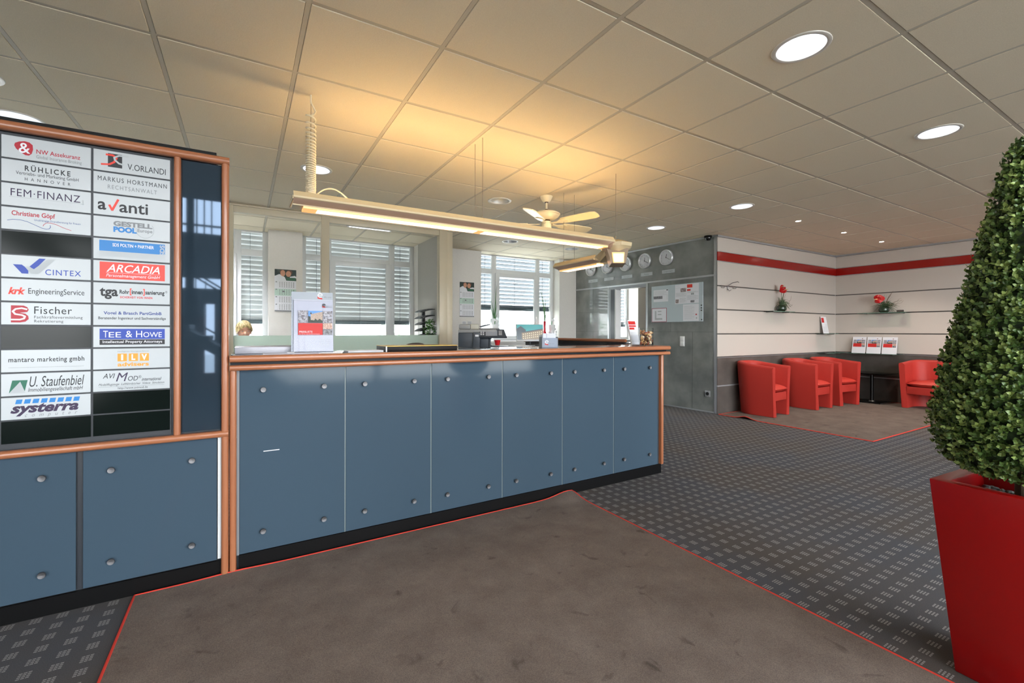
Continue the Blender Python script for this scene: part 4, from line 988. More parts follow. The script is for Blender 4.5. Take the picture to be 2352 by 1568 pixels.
PH1 = mat('photo_print_dark', (96, 78, 82), 0.4, noise=(60, (190, 180, 178), 1.0)); PH2 = mat('photo_print_grey', (120, 128, 134), 0.4, noise=(70, (196, 200, 204), 1.0)); PH3 = mat('photo_print_room', (150, 150, 156), 0.4, noise=(80, (60, 60, 66), 1.0))
z0 = 1.381
sheet('newsletter', 'two page newsletter with a red title block on the glass board', 0.467, 0.891, 1.67, 1.978, [('r', .515, .735, .03, .2, K['v']), ('r', .515, .66, .27, .36, K['v']), ('r', .235, .475, .2, .4, PH1), ('r', .02, .16, .76, .96, PH1), ('r', .68, .8, .47, .57, PH2), ('r', .66, .82, .85, .96, PH3), ('l', .03, .22, .06, .18, 2), ('l', .03, .47, .44, .62, 8), ('l', .2, .47, .7, .94, 10), ('l', .52, .98, .4, .45, 3), ('l', .52, .98, .6, .82, 9), ('r', .5, .503, .02, .98, K['l'])])
sheet('notice_sheet', 'plain printed sheet below the newsletter on the glass board', 0.612, 0.891, 1.392, 1.656, [('l', .08, .72, .1, .9, 18), ('r', .80, .88, .58, .66, K['n']), ('r', .82, .89, .78, .88, K['l'])])
sheet('floor_plan', 'floor plan sheet with a dark red border on the glass board', 0.007, 0.305, 1.384, 1.618, [('r', .22, .32, .2, .82, K['l']), ('r', .22, .72, .72, .84, K['l']), ('r', .42, .66, .2, .28, K['l']), ('r', .42, .66, .42, .5, K['l'])], edge=mat('crimson_border', (150, 40, 66), 0.5))
sheet('info_sheet', 'pale printed sheet with a grey photo strip on the glass board', 0.045, 0.335, 1.722, 1.922, [('r', .0, .62, .52, .76, PH3), ('l', .04, .9, .1, .45, 7), ('r', .88, .99, .02, .09, K['k']), ('l', .88, .99, .4, .8, 6)])
MAG = mat('dark_magnet', (40, 40, 44), 0.4)
for i, (x, z, l) in enumerate(((0.935, 1.630, 'topmost of the dark magnets at the right edge of the board'), (0.935, 1.590, 'second dark magnet down at the right edge of the board'), (0.935, 1.552, 'third dark magnet down at the right edge of the board'), (0.940, 1.410, 'dark magnet in the bottom right corner of the board'))):
    mb = MB(); mb.disc_y(0, 0, 0, [(0.009, 0), (0.010, 0.006), (0.008, 0.009), (0, 0.009)], MAG, 14); o = mb.build('magnet', None, gpos(5.365 - x, z, 0.0182), GA); tag(o, l, 'magnet', 'magnets on the glass board')
sw = thing('light_switch', 'white double light switch on the slate wall', 'light switch', gpos(4.775, 1.07), GA)
mb = MB(); mb.box(-0.042, 0.042, -0.010, 0, -0.081, 0.081, WHITE, b=0.004); mb.build('frame', sw)
for z in (-0.037, 0.037): mb = MB(); mb.box(-0.032, 0.032, -0.016, -0.008, z - 0.032, z + 0.032, WHITE, b=0.003); mb.build('rocker', sw)
so = thing('wall_socket', 'silver grey wall socket low on the slate wall', 'socket', gpos(4.336, 0.283), GA)
mb = MB(); mb.box(-0.042, 0.042, -0.010, 0, -0.046, 0.046, ALU, b=0.004); mb.build('frame', so)
mb = MB(); mb.disc_y(0, -0.010, 0, [(0.026, 0.0), (0.026, 0.003), (0.021, 0.003), (0.019, 0.001), (0.0, 0.001)], mat('socket_insert', (40, 42, 44), 0.4), 24); mb.build('insert', so)
sc = thing('security_camera', 'small black dome camera at the top corner of the slate wall', 'camera', gpos(4.30, 2.665, 0.055), GA)
mb = MB(); mb.lathe([(0.0, 0.0), (0.055, 0.0), (0.058, -0.02), (0.05, -0.03), (0.0, -0.032)], BLACK, seg=24); mb.build('base', sc)
mb = MB(); mb.lathe([(0.046, -0.028), (0.044, -0.05), (0.03, -0.068), (0.0, -0.074)], mat('dark_dome', (8, 10, 8), 0.05, spec=0.7), seg=24, caps=False); mb.build('dome', sc)

# ------------------------------------------------------------------ lounge wall things
LY = 4.180                                          # face of the left slat panels
ck = thing('coat_hook_rail', 'small chrome coat hook set hung in the slat wall groove', 'coat hook', (6.27, LY, 1.915))
mb = MB(); mb.tube([(-0.14, -0.01, 0.0), (0.17, -0.01, 0.0)], 0.007, STEEL); mb.build('bar', ck)
for x in (-0.135, 0.15): mb = MB(); mb.tube([(x, -0.01, 0.0), (x, -0.012, -0.03), (x + 0.01, -0.05, -0.035), (x + 0.015, -0.06, -0.015)], 0.005, STEEL); mb.build('hook', ck)
mb = MB(); mb.tube([(0.02, -0.01, -0.06), (0.02, -0.012, 0.0), (0.05, -0.07, 0.045), (0.09, -0.13, 0.06), (0.10, -0.14, 0.045)], 0.006, STEEL); mb.tube([(0.02, -0.01, -0.04), (0.02, -0.04, -0.075), (0.03, -0.06, -0.06)], 0.005, STEEL); mb.build('hook', ck)
SHG = glass('shelf_glass', (206, 226, 216), 0.25)
def shelf(name, label, loc, rz, w, d=0.16):
    t = thing(name, label, 'shelf', loc, rz, 'glass shelves on the slat walls')
    mb = MB(); mb.box(-w / 2, w / 2, -d, 0, -0.004, 0.004, SHG); mb.box(-w / 2, w / 2, -d - 0.001, -d, -0.004, 0.004, mat('glass_edge', (96, 130, 116), 0.2)); mb.build('glass_board', t)
    for x in (-w * 0.38, w * 0.38):
        mb = MB(); mb.box(x - 0.012, x + 0.012, -d * 0.7, 0.012, -0.016, -0.004, STEEL, b=0.003); mb.build('bracket', t)
    return t
RX = 9.660
shelf('glass_shelf', 'glass shelf under the red flower on the wall behind the armchairs', (7.585, LY, 1.556), 0, 0.64)
shelf('glass_shelf', 'glass shelf under the anthurium with branches on the sofa wall', (RX, 3.422, 1.556), -PI / 2, 0.70)
shelf('glass_shelf', 'small glass shelf carrying the tall leaflet in the lounge corner', (9.16, LY, 1.190), 0, 0.50)
shelf('glass_shelf', 'glass shelf carrying the three brochures on the sofa wall', (RX, 3.55, 0.838), -PI / 2, 0.76)
shelf('glass_shelf', 'empty low glass shelf in the lounge corner', (9.30, LY, 0.838), 0, 0.66)
GRN = mat('stem_green', (52, 78, 46), 0.6); GRN2 = mat('fern_green', (68, 92, 58), 0.6); POTG = mat('dark_green_glaze', (34, 50, 36), 0.12, spec=0.6); FLR = mat('anthurium_red', (178, 20, 24), 0.3); TWIG = mat('dry_twig', (110, 84, 66), 0.7); BUD = mat('anthurium_spadix', (222, 196, 140), 0.5)
def arrangement(label, loc, rz, flower, side, seed):
    r = random.Random(seed); t = thing('flower_arrangement', label, 'flower arrangement', loc, rz, 'flower arrangements on the glass shelves')
    mb = MB(); mb.lathe([(0.0, 0.0), (0.045, 0.001), (0.07, 0.02), (0.077, 0.045), (0.068, 0.085), (0.05, 0.10), (0.045, 0.098), (0.05, 0.08)], POTG, seg=24); mb.build('bowl', t)
    mb = MB()
    for i in range(70):
        a = r.uniform(0, 2 * PI); L = r.uniform(0.08, 0.20); dr = side * abs(r.gauss(0, 0.5)) + r.gauss(0, 0.35)
        p0 = Vector((r.uniform(-0.03, 0.03), r.uniform(-0.03, 0.03) , 0.09)); v = Vector((dr, -abs(r.gauss(0, 0.25)) + 0.1, r.uniform(-0.2, 0.8))).normalized()
        mb.tube([p0, p0 + v * L * 0.5 + Vector((0, 0, 0.03)), p0 + v * L + Vector((0, 0, -0.03))], [0.003, 0.0035, 0.001], GRN if i % 2 else GRN2, 4)
    mb.build('greenery', t)
    mb = MB()
    for i in range(9):
        v = Vector((side * r.uniform(0.0, 0.6), r.uniform(-0.15, 0.1), r.uniform(0.7, 1.0))).normalized(); L = r.uniform(0.2, 0.34)
        mb.tube([(0, 0, 0.08), Vector((0, 0, 0.08)) + v * L * 0.6, Vector((0, 0, 0.08)) + v * L + Vector((side * 0.02, 0, 0))], [0.002, 0.0016, 0.0007], TWIG, 4)
    for i in range(4):
        p = Vector((side * 0.02, -0.02, 0.10)); pts = [p]
        for k in range(6): p = p + Vector((side * r.uniform(0.02, 0.055), r.uniform(-0.02, 0.02), r.uniform(-0.015, 0.05))); pts.append(p)
        mb.tube(pts, [0.003, 0.0028, 0.0025, 0.002, 0.0018, 0.0014, 0.001], TWIG, 5)
    mb.build('twigs', t)
    for (fx, fy, fz, ang, tilt, sc) in flower:
        mb = MB(); mb.tube([(0, 0, 0.08), (fx * 0.4, fy * 0.5, 0.08 + (fz - 0.08) * 0.6), (fx, fy, fz)], 0.0035, GRN, 6)
        Mx = Matrix.Translation((fx, fy, fz)) @ Matrix.Rotation(R(ang), 4, 'Y') @ Matrix.Rotation(R(tilt), 4, 'X'); out = []
        for i in range(28):
            a = 2 * PI * i / 28; rr = 0.062 * (1 - 0.35 * math.cos(a) ** 8 * (1 if math.cos(a) > 0 else -0.55)) * sc
            out.append((rr * math.sin(a) * 0.95, 0.010 * math.cos(2 * a) - 0.004, rr * math.cos(a) - 0.01))
        mb.rings([out, [(x * 0.5, y - 0.014, z * 0.5) for x, y, z in out], [(x * 0.02, y * 0.02 - 0.006, z * 0.02) for x, y, z in out]], FLR, True, False, True, Mx)
        mb.tube([(0, -0.008, 0.0), (0, -0.03, 0.02), (0, -0.045, 0.045)], [0.006, 0.006, 0.003], BUD, 8, M=Mx)
        mb.build('flower', t)
    return t
arrangement('dark bowl with an upright red flower on the shelf behind the armchairs', (7.62, LY - 0.09, 1.561), 0, [(-0.055, -0.02, 0.40, -15, 20, 0.9), (-0.01, -0.05, 0.355, 60, 40, 0.9)], 1, 3)
arrangement('dark bowl with a broad red anthurium and branches on the sofa wall', (RX - 0.09, 3.40, 1.561), -PI / 2, [(-0.07, -0.06, 0.235, -100, 8, 1.25), (-0.035, -0.05, 0.265, 60, 20, 0.8)], 1, 8)
# leaflets and brochures
ACR = glass('clear_acrylic', (253, 253, 254), 0.12)
def brochure_print(mb, x0, x1, z0, z1, y, title=None, M=None):
    """photo grid above a red block, as on the price list"""
    w, h = x1 - x0, z1 - z0
    def q(a, b2, c2, d, m): mb.box(x0 + w * a, x0 + w * b2, y - 0.0005, y, z0 + h * c2, z0 + h * d, m, M=M)
    SKY = mat('photo_sky', (92, 146, 214), 0.4); FAC = mat('photo_facade', (196, 176, 160), 0.4, noise=(260, (146, 128, 118), 1.0)); TREE = mat('photo_trees', (40, 50, 40), 0.4); ROOM = mat('photo_room', (186, 186, 196), 0.4, noise=(110, (70, 58, 62), 1.0))
    q(.0, .27, .76, 1.0, ROOM); q(.0, .27, .50, .735, ROOM); q(.29, .71, .50, 1.0, SKY); q(.72, 1.0, .76, 1.0, ROOM); q(.72, 1.0, .50, .735, ROOM)
    mb.faces([(x0 + w * u, y - 0.0007, z0 + h * v) for u, v in ((.36, .78), (.36, .86), (.71, .97), (.71, .60), (.36, .60))], [(0, 1, 2, 3, 4)], FAC, False, M)
    mb.faces([(x0 + w * u, y - 0.0007, z0 + h * v) for u, v in ((.33, .86), (.365, .95), (.40, .87))], [(0, 1, 2)], TREE, False, M)
    mb.faces([(x0 + w * u, y - 0.0008, z0 + h * v) for u, v in ((.29, .50), (.29, .78), (.35, .76), (.36, .62), (.46, .60), (.5, .68), (.56, .60), (.62, .67), (.71, .58), (.71, .50))], [tuple(range(10))], TREE, False, M)
    q(.0, .71, .0, .485, K['r']); q(.72, 1.0, .24, .485, mat('photo_face', (222, 196, 182), 0.4, noise=(160, (146, 92, 74), 1.0))); q(.72, 1.0, .0, .225, PH3)
    if title: mb.text(title, x0 + w * .03, x0 + w * .41, z0 + h * .085, z0 + h * .165, y - 0.0005, K['w'], M=M); mb.text('für Büros und Konferenzräume', x0 + w * .03, x0 + w * .62, z0 + h * .02, z0 + h * .05, y - 0.0005, K['w'], M=M)
def logo_e(mb, x, z, s, y, M=None, body=None):
    """small round e mark over a red swoosh"""
    pts = [(x + s * 0.45 * math.cos(R(a)), z + s * 0.45 * math.sin(R(a))) for a in range(0, 316, 15)]
    for q_i, (a, b2) in enumerate(zip(pts[:-1], pts[1:])):
        A, B = Vector((a[0], 0, a[1])), Vector((b2[0], 0, b2[1])); d = (B - A).normalized(); q = Vector((-d.z, 0, d.x)) * s * 0.11
        mb.faces([(A.x + q.x, y - 0.0006 - 2e-5 * q_i, A.z + q.z), (B.x + q.x, y - 0.0006 - 2e-5 * q_i, B.z + q.z), (B.x - q.x, y - 0.0006 - 2e-5 * q_i, B.z - q.z), (A.x - q.x, y - 0.0006 - 2e-5 * q_i, A.z - q.z)], [(0, 1, 2, 3)], body or K['w'], False, M)
    mb.box(x - s * 0.45, x + s * 0.45, y - 0.0006, y, z - s * 0.07, z + s * 0.07, body or K['w'], M=M)
    mb.faces([(x - s * 0.55, y - 0.0006, z - s * 0.2), (x - s * 0.55, y - 0.0006, z - s * 0.75), (x + s * 0.45, y - 0.0006, z - s * 0.95), (x + s * 0.45, y - 0.0006, z - s * 0.62), (x - s * 0.1, y - 0.0006, z - s * 0.5)], [(0, 1, 2, 3, 4)], K['r'], False, M)
for i, (yc, l) in enumerate(((3.775, 'brochure with red block nearest the corner on the low shelf'), (3.550, 'middle one of the three red block brochures on the low shelf'), (3.325, 'brochure with red block nearest the sofa on the low shelf'))):
    t = thing('brochure', l, 'brochure', (RX - 0.10, yc, 0.842), -PI / 2, 'three brochures on the low glass shelf'); Mt = Matrix.Rotation(R(-12), 4, 'X')
    mb = MB(); mb.box(-0.105, 0.105, -0.003, 0.0, 0.0, 0.297, PAPER, M=Mt); mb.build('cover', t)
    mb = MB(); brochure_print(mb, -0.09, 0.09, 0.115, 0.245, -0.003, None, Mt); logo_e(mb, 0.045, 0.268, 0.014, -0.003, Mt, K['k']); mb.build('print', t, normals=False)
t = thing('leaflet_stand', 'tall narrow leaflet leaning in the lounge corner above the low shelf', 'leaflet', (9.14, LY - 0.07, 1.195)); Mt = Matrix.Rotation(R(-10), 4, 'X')
mb = MB(); mb.box(-0.10, 0.10, -0.004, 0.0, 0.0, 0.31, PAPER, M=Mt); mb.build('sheet', t)
mb = MB(); mb.box(-0.085, 0.0, -0.0048, -0.004, 0.20, 0.29, K['r'], M=Mt)
for k in range(7): mb.box(-0.08 + (0.09 if k > 4 else 0), 0.085, -0.0046, -0.004, 0.03 + 0.022 * k, 0.035 + 0.022 * k, K['l'], M=Mt)
mb.build('print', t, normals=False)
mb = MB(); mb.box(0, 0.085, -0.05, 0.0, 0.0, 0.035, mat('dark_box', (60, 54, 50), 0.5), b=0.004); tag(mb.build('small_box', None, (RX - 0.10, 3.205, 1.561), -PI / 2), 'small dark box at the right end of the anthurium shelf', 'box')
# ------------------------------------------------------------------ things on the counter
Z0 = CT + 0.0006
pl = thing('brochure_display', 'clear acrylic display with the price list brochure on the counter left end', 'brochure stand', (0.345, 2.80, Z0), R(-6)); Mt = Matrix.Translation((0, 0.02, 0.008)) @ Matrix.Rotation(R(-9), 4, 'X')
mb = MB(); mb.box(-0.13, 0.15, -0.06, 0.09, 0.0, 0.006, mat('polished_plate', (226, 226, 226), 0.12, metal=0.8), b=0.002); mb.box(-0.135, -0.10, -0.062, -0.02, 0.006, 0.012, STEEL); mb.build('base', pl)
mb = MB(); mb.box(-0.118, 0.105, 0.010, 0.014, 0.0, 0.355, mat('grey_display_back', (164, 172, 182), 0.3), M=Mt); logo_e(mb, 0.035, 0.337, 0.026, 0.010, Mt); mb.text('office center', 0.055, 0.098, 0.322, 0.333, 0.010, GREYINK, M=Mt); mb.build('back_panel', pl, normals=False)
mb = MB(); mb.box(-0.116, 0.106, -0.006, 0.0, 0.0, 0.30, ACR, M=Mt); mb.box(-0.118, 0.108, -0.012, -0.010, 0.0, 0.06, ACR, M=Mt); mb.build('acrylic_pocket', pl)
mb = MB(); mb.box(-0.105, 0.105, 0.001, 0.009, 0.002, 0.308, mat('lilac_white_paper', (188, 192, 206), 0.5), M=Mt); br = mb.build('brochure_cover', pl)
mb = MB(); brochure_print(mb, -0.082, 0.100, 0.098, 0.240, -0.0062, 'PREISLISTE', Mt); logo_e(mb, 0.055, 0.275, 0.016, -0.0062, Mt, K['k'])
for k in range(5): mb.box(0.035 - 0.006 * (k % 2), 0.095, -0.0066, -0.0062, 0.025 + 0.011 * k, 0.0265 + 0.011 * k, K['l'], M=Mt)
for k in range(2): mb.box(0.062, 0.10, -0.0066, -0.0062, 0.262 + 0.007 * k, 0.2635 + 0.007 * k, GREYINK, M=Mt)
mb.build('print', br, normals=False)
LILAC = mat('grey_lilac_board', (188, 188, 198), 0.35)
mb = MB(); mb.box(-0.22, 0.20, 0.0, 0.26, 0.0, 0.038, LILAC, b=0.004); tag(mb.build('document_box', None, (0.175, 2.90, Z0)), 'flat grey document box behind the price list brochure on the counter', 'box')
mb = MB()
for k in range(4): mb.box(-0.14, 0.14 - 0.002 * k, -0.02 + 0.003 * k, 0.08, 0.002 * k, 0.002 * k + 0.0016, mat('pale_grey_sheet', (176, 176, 186), 0.5))
tag(mb.build('paper_stack', None, (0.225, 2.72, Z0)), 'thin stack of pale grey sheets in front of the flat document box', 'paper')
mb = MB()
for k in range(5): mb.box(-0.105 + 0.002 * (k % 3), 0.105, -0.07, 0.07 - 0.002 * k, 0.002 * k, 0.002 * k + 0.0016, PAPER)
tag(mb.build('paper_stack', None, (0.635, 2.86, Z0)), 'thin stack of white sheets beside the black case on the counter', 'paper')
cs = thing('presentation_case', 'flat black case with gold edges on the counter', 'case', (1.0, 2.80, Z0))
mb = MB(); mb.box(-0.24, 0.24, 0.0, 0.24, 0.0, 0.031, mat('black_leather', (24, 19, 17), 0.5, spec=0.2), b=0.004); mb.build('body', cs)
mb = MB(); GOLD = mat('gold_edge', (206, 168, 90), 0.3, metal=0.7); mb.box(-0.242, 0.242, -0.002, 0.242, 0.031, 0.0345, GOLD, b=0.001, seg=1); mb.box(-0.243, -0.236, -0.003, 0.0, 0.0, 0.032, ALU); mb.build('gold_edge', cs)
ch = thing('card_holder', 'clear acrylic card holder with a round red mark on the counter', 'card holder', (2.03, 2.85, Z0), R(-20))
mb = MB(); FRST = glass('milky_acrylic', (226, 232, 240), 0.15, frost=0.45)
mb.box(-0.062, 0.062, -0.045, -0.042, 0.0, 0.078, FRST); mb.box(-0.064, -0.060, -0.045, 0.045, 0.0, 0.086, FRST); mb.box(0.060, 0.064, -0.045, 0.045, 0.0, 0.086, FRST); mb.box(-0.062, 0.062, 0.042, 0.045, 0.0, 0.10, FRST); mb.box(-0.062, 0.062, -0.045, 0.045, 0.0, 0.003, FRST); mb.build('tray', ch)
mb = MB(); CARD = mat('pale_card', (196, 200, 212), 0.5); mb.box(-0.052, -0.024, -0.030, 0.0, 0.004, 0.112, CARD); mb.box(-0.022, 0.050, -0.030, 0.005, 0.004, 0.112, CARD); mb.box(-0.056, 0.056, -0.041, -0.034, 0.004, 0.072, CARD); mb.build('cards', ch)
mb = MB(); logo_e(mb, -0.026, 0.046, 0.026, -0.0455, None, K['w']); mb.text('office center', -0.008, 0.034, 0.030, 0.037, -0.0455, GREYINK); mb.build('logo', ch, normals=False)
jr = thing('candy_jar', 'open square glass jar full of brown wrapped candies at the counter right end', 'jar', (3.045, 2.80, Z0), R(-42))
mb = MB(); JG = glass('jar_glass', (252, 253, 252), 0.06); h = 0.058
mb.rings([sq(h, 0.002), sq(h, 0.160), sq(h - 0.004, 0.160), sq(h - 0.004, 0.008)], JG); mb.build('glass_body', jr)
mb = MB(); cols = [mat('candy_brown', (150, 98, 58), 0.35), mat('candy_gold', (206, 160, 104), 0.3), mat('candy_red', (150, 60, 44), 0.35), mat('candy_cream', (220, 196, 164), 0.35), mat('candy_dark', (74, 50, 38), 0.35)]
r2 = random.Random(11)
for i in range(150):
    s = r2.uniform(0.010, 0.017); Mx = Matrix.Translation((r2.uniform(-0.042, 0.042), r2.uniform(-0.042, 0.042), 0.014 + 0.108 * (i / 150) + r2.uniform(-0.004, 0.008))) @ Matrix.Rotation(r2.uniform(0, 6), 4, r2.choice('XYZ')) @ Matrix.Rotation(r2.uniform(0, 6), 4, 'X')
    mb.lathe([(0.0, -1.1 * s), (0.55 * s, -1.1 * s), (0.2 * s, -0.7 * s), (0.55 * s, -0.3 * s), (0.6 * s, 0.3 * s), (0.2 * s, 0.7 * s), (0.5 * s, 1.1 * s), (0, 1.1 * s)], r2.choice(cols), seg=7, M=Mx)
o = lab(mb.build('candies', jr), 'brown and gold wrapped candies'); o['kind'] = 'stuff'
ls = thing('leaflet_stand', 'leaning red and white leaflets behind the candy jar', 'leaflet stand', (3.10, 2.97, Z0), R(6)); Mt = Matrix.Translation((0, 0, 0.006)) @ Matrix.Rotation(R(-14), 4, 'X')
mb = MB(); mb.box(-0.055, 0.055, -0.004, 0.012, 0.0, 0.232, PAPER, M=Mt); mb.build('leaflets', ls)
mb = MB(); y = -0.004
for x0, x1, a, b2, c3 in ((-0.05, 0.05, .19, .222, K['r']), (-0.05, 0.05, .168, .184, K['r']), (-0.05, 0.02, .142, .162, K['r'])): mb.box(x0, x1, y - 0.0006, y, a, b2, c3, M=Mt)
for k in range(8): mb.box(-0.045, 0.045, y - 0.0006, y, 0.03 + 0.012 * k, 0.033 + 0.012 * k, K['l'], M=Mt)
mb.build('print', ls, normals=False)
mb = MB(); mb.box(-0.058, 0.058, -0.010, -0.008, 0.0, 0.09, ACR, M=Mt); mb.box(-0.058, 0.058, -0.05, 0.07, 0.0, 0.004, ACR); mb.build('acrylic_holder', ls)

# ------------------------------------------------------------------ staff area behind the counter
SBX = 0
sb = thing('sideboard', 'white sideboard behind the counter carrying copier and monitor', 'sideboard', (2.95, 5.05, 0.0))
mb = MB(); mb.box(-0.68, 0.62, -0.26, 0.28, 0.06, 1.005, WHITE, b=0.003); mb.box(-0.66, 0.60, -0.22, 0.26, 0.0, 0.06, DARK); mb.build('carcass', sb)
mb = MB(); mb.box(-0.76, 0.64, -0.28, 0.29, 1.005, 1.03, WHITE, b=0.004); mb.build('top', sb)
for i in range(3):
    x0 = -0.68 + i * 0.4333; mb = MB(); mb.box(x0 + 0.004, x0 + 0.429, -0.276, -0.26, 0.07, 0.995, WHITE, b=0.002); d = mb.build('door', sb)
    mb = MB(); mb.tube([(x0 + 0.38, -0.276, 0.80), (x0 + 0.38, -0.30, 0.80), (x0 + 0.38, -0.30, 0.92), (x0 + 0.38, -0.276, 0.92)], 0.005, STEEL); mb.build('handle', d)
PZ = 1.031
cp = thing('office_copier', 'grey multifunction copier with touch panel on the white sideboard', 'copier', (2.44, 4.98, PZ), R(-27)); cp.scale = (1.04, 1.04, 1.14)
CDK = mat('copier_dark', (58, 66, 76), 0.45); CLT = mat('copier_grey', (140, 142, 142), 0.45); CBG = mat('copier_beige', (186, 184, 172), 0.5); SCR = mat('touch_screen', (150, 156, 166), 0.15)
mb = MB(); mb.box(-0.19, 0.06, -0.14, 0.16, 0.0, 0.155, CDK, b=0.008); mb.box(0.06, 0.17, -0.08, 0.16, 0.0, 0.12, CDK, b=0.006); mb.prism([(0.17, 0.0), (0.40, 0.0), (0.40, 0.012), (0.20, 0.018), (0.185, 0.03), (0.185, 0.085), (0.20, 0.105), (0.24, 0.12), (0.17, 0.12)], 'y', -0.10, 0.14, CDK); mb.build('body', cp)
mb = MB(); mb.box(-0.02, 0.06, -0.165, -0.138, 0.0, 0.16, CDK, b=0.005); mb.box(0.005, 0.045, -0.167, -0.164, 0.115, 0.135, PAPER); mb.build('side_cover', cp)
mb = MB(); mb.box(-0.19, 0.25, -0.13, 0.16, 0.155, 0.190, CLT, b=0.006); mb.box(-0.185, -0.05, -0.12, 0.15, 0.192, 0.245, CLT, b=0.014); mb.box(-0.05, 0.05, -0.12, 0.15, 0.192, 0.248, CBG, b=0.010); mb.box(0.05, 0.28, -0.12, 0.14, 0.192, 0.206, CLT, b=0.004); mb.build('scanner_lid', cp)
mb = MB(); mb.prism([(0.05, 0.222), (0.07, 0.212), (0.18, 0.240), (0.178, 0.250), (0.10, 0.238)], 'y', -0.09, 0.11, CDK); mb.build('feeder_tray', cp)
mb = MB(); Mp = Matrix.Translation((0.20, -0.135, 0.15)) @ Matrix.Rotation(R(-38), 4, 'X'); mb.prism([(-0.15, -0.055), (0.17, -0.055), (0.14, 0.05), (-0.15, 0.05)], 'y', -0.006, 0.012, CDK, Mp); pn = mb.build('control_panel', cp)
mb = MB(); mb.box(-0.075, 0.06, -0.0075, -0.006, -0.038, 0.036, SCR, M=Mp); mb.build('screen', pn)
mb = MB()
for i in range(3):
    for j in range(2): mb.box(-0.135 + 0.026 * j, -0.118 + 0.026 * j, -0.009, -0.006, 0.016 - 0.022 * i, 0.026 - 0.022 * i, PAPER, M=Mp)
for i in range(4):
    for j in range(3): mb.box(0.076 + 0.014 * j, 0.085 + 0.014 * j, -0.009, -0.006, 0.020 - 0.016 * i, 0.028 - 0.016 * i, PAPER, M=Mp)
mb.build('key', pn)
mn = thing('monitor', 'small flat monitor showing a building under a teal sky', 'monitor', (3.27, 5.0, PZ), R(-12)); Mt = Matrix.Translation((0, 0, 0.062)) @ Matrix.Rotation(R(-8), 4, 'X')
mb = MB(); mb.box(-0.195, 0.195, 0.0, 0.022, 0.0, 0.232, mat('silver_bezel', (196, 200, 204), 0.3), b=0.005, M=Mt); mb.build('housing', mn)
mb = MB(); TEAL = mat('screen_teal', (60, 150, 156), 0.2, emit=(70, 165, 170), estr=0.15); SDK = mat('screen_dark', (60, 74, 84), 0.2, emit=(70, 88, 96), estr=0.12); SBR = mat('screen_brown', (128, 112, 92), 0.2, emit=(140, 122, 98), estr=0.12); SWN = mat('screen_windows', (214, 202, 170), 0.2, emit=(224, 210, 176), estr=0.2)
mb.box(-0.187, 0.187, -0.0012, 0.0, 0.022, 0.224, TEAL, M=Mt)
def scr(poly, m, k): mb.faces([(x, -0.0012 - 0.0004 * k, z) for x, z in poly], [tuple(range(len(poly)))], m, False, Mt)
scr([(-0.187, 0.022), (-0.187, 0.17), (-0.13, 0.205), (-0.06, 0.155), (-0.06, 0.022)], SDK, 1); scr([(-0.10, 0.128), (0.187, 0.172), (0.187, 0.160), (-0.10, 0.114)], SDK, 2); scr([(-0.12, 0.03), (-0.12, 0.115), (0.187, 0.16), (0.187, 0.04), (0.12, 0.022), (-0.08, 0.022)], SBR, 2)
for r3 in range(3):
    for c3 in range(10): x = -0.105 + c3 * 0.029; z = 0.088 - r3 * 0.028 + (x + 0.1) * 0.13; scr([(x, z), (x + 0.014, z + 0.002), (x + 0.014, z + 0.015), (x, z + 0.013)], SWN, 3)
mb.build('screen', mn, normals=False)
mb = MB(); mb.tube([(0, 0.02, 0.0), (0, 0.02, 0.09)], 0.013, DARK, 10); mb.lathe([(0.0, 0.0), (0.085, 0.0), (0.08, 0.008), (0.02, 0.012), (0.0, 0.012)], DARK); mb.build('stand', mn)
mb = MB()
mb.prism([(-0.15, 0.0), (0.15, 0.0), (0.145, 0.012), (-0.145, 0.018)], 'y', -0.07, 0.06, DARK); tag(mb.build('keyboard', None, (3.42, 4.83, PZ), R(-5)), 'flat dark keyboard in front of the small monitor', 'keyboard')
mb = MB(); mb.lathe([(0.0, 0.0), (0.026, 0.0), (0.042, 0.075), (0.044, 0.078), (0.036, 0.078), (0.030, 0.05)], mat('red_plastic', (214, 30, 44), 0.3)); tag(mb.build('red_pot', None, (2.90, 5.24, PZ)), 'small red pot behind the copier panel', 'pot')
mb = MB()
for k in range(6): mb.box(-0.11 + 0.003 * (k % 3), 0.11, -0.15, 0.15 - 0.003 * k, 0.002 * k, 0.002 * k + 0.0016, PAPER)
tag(mb.build('paper_stack', None, (3.03, 4.90, PZ), R(-10)), 'stack of white sheets between copier and monitor', 'paper')
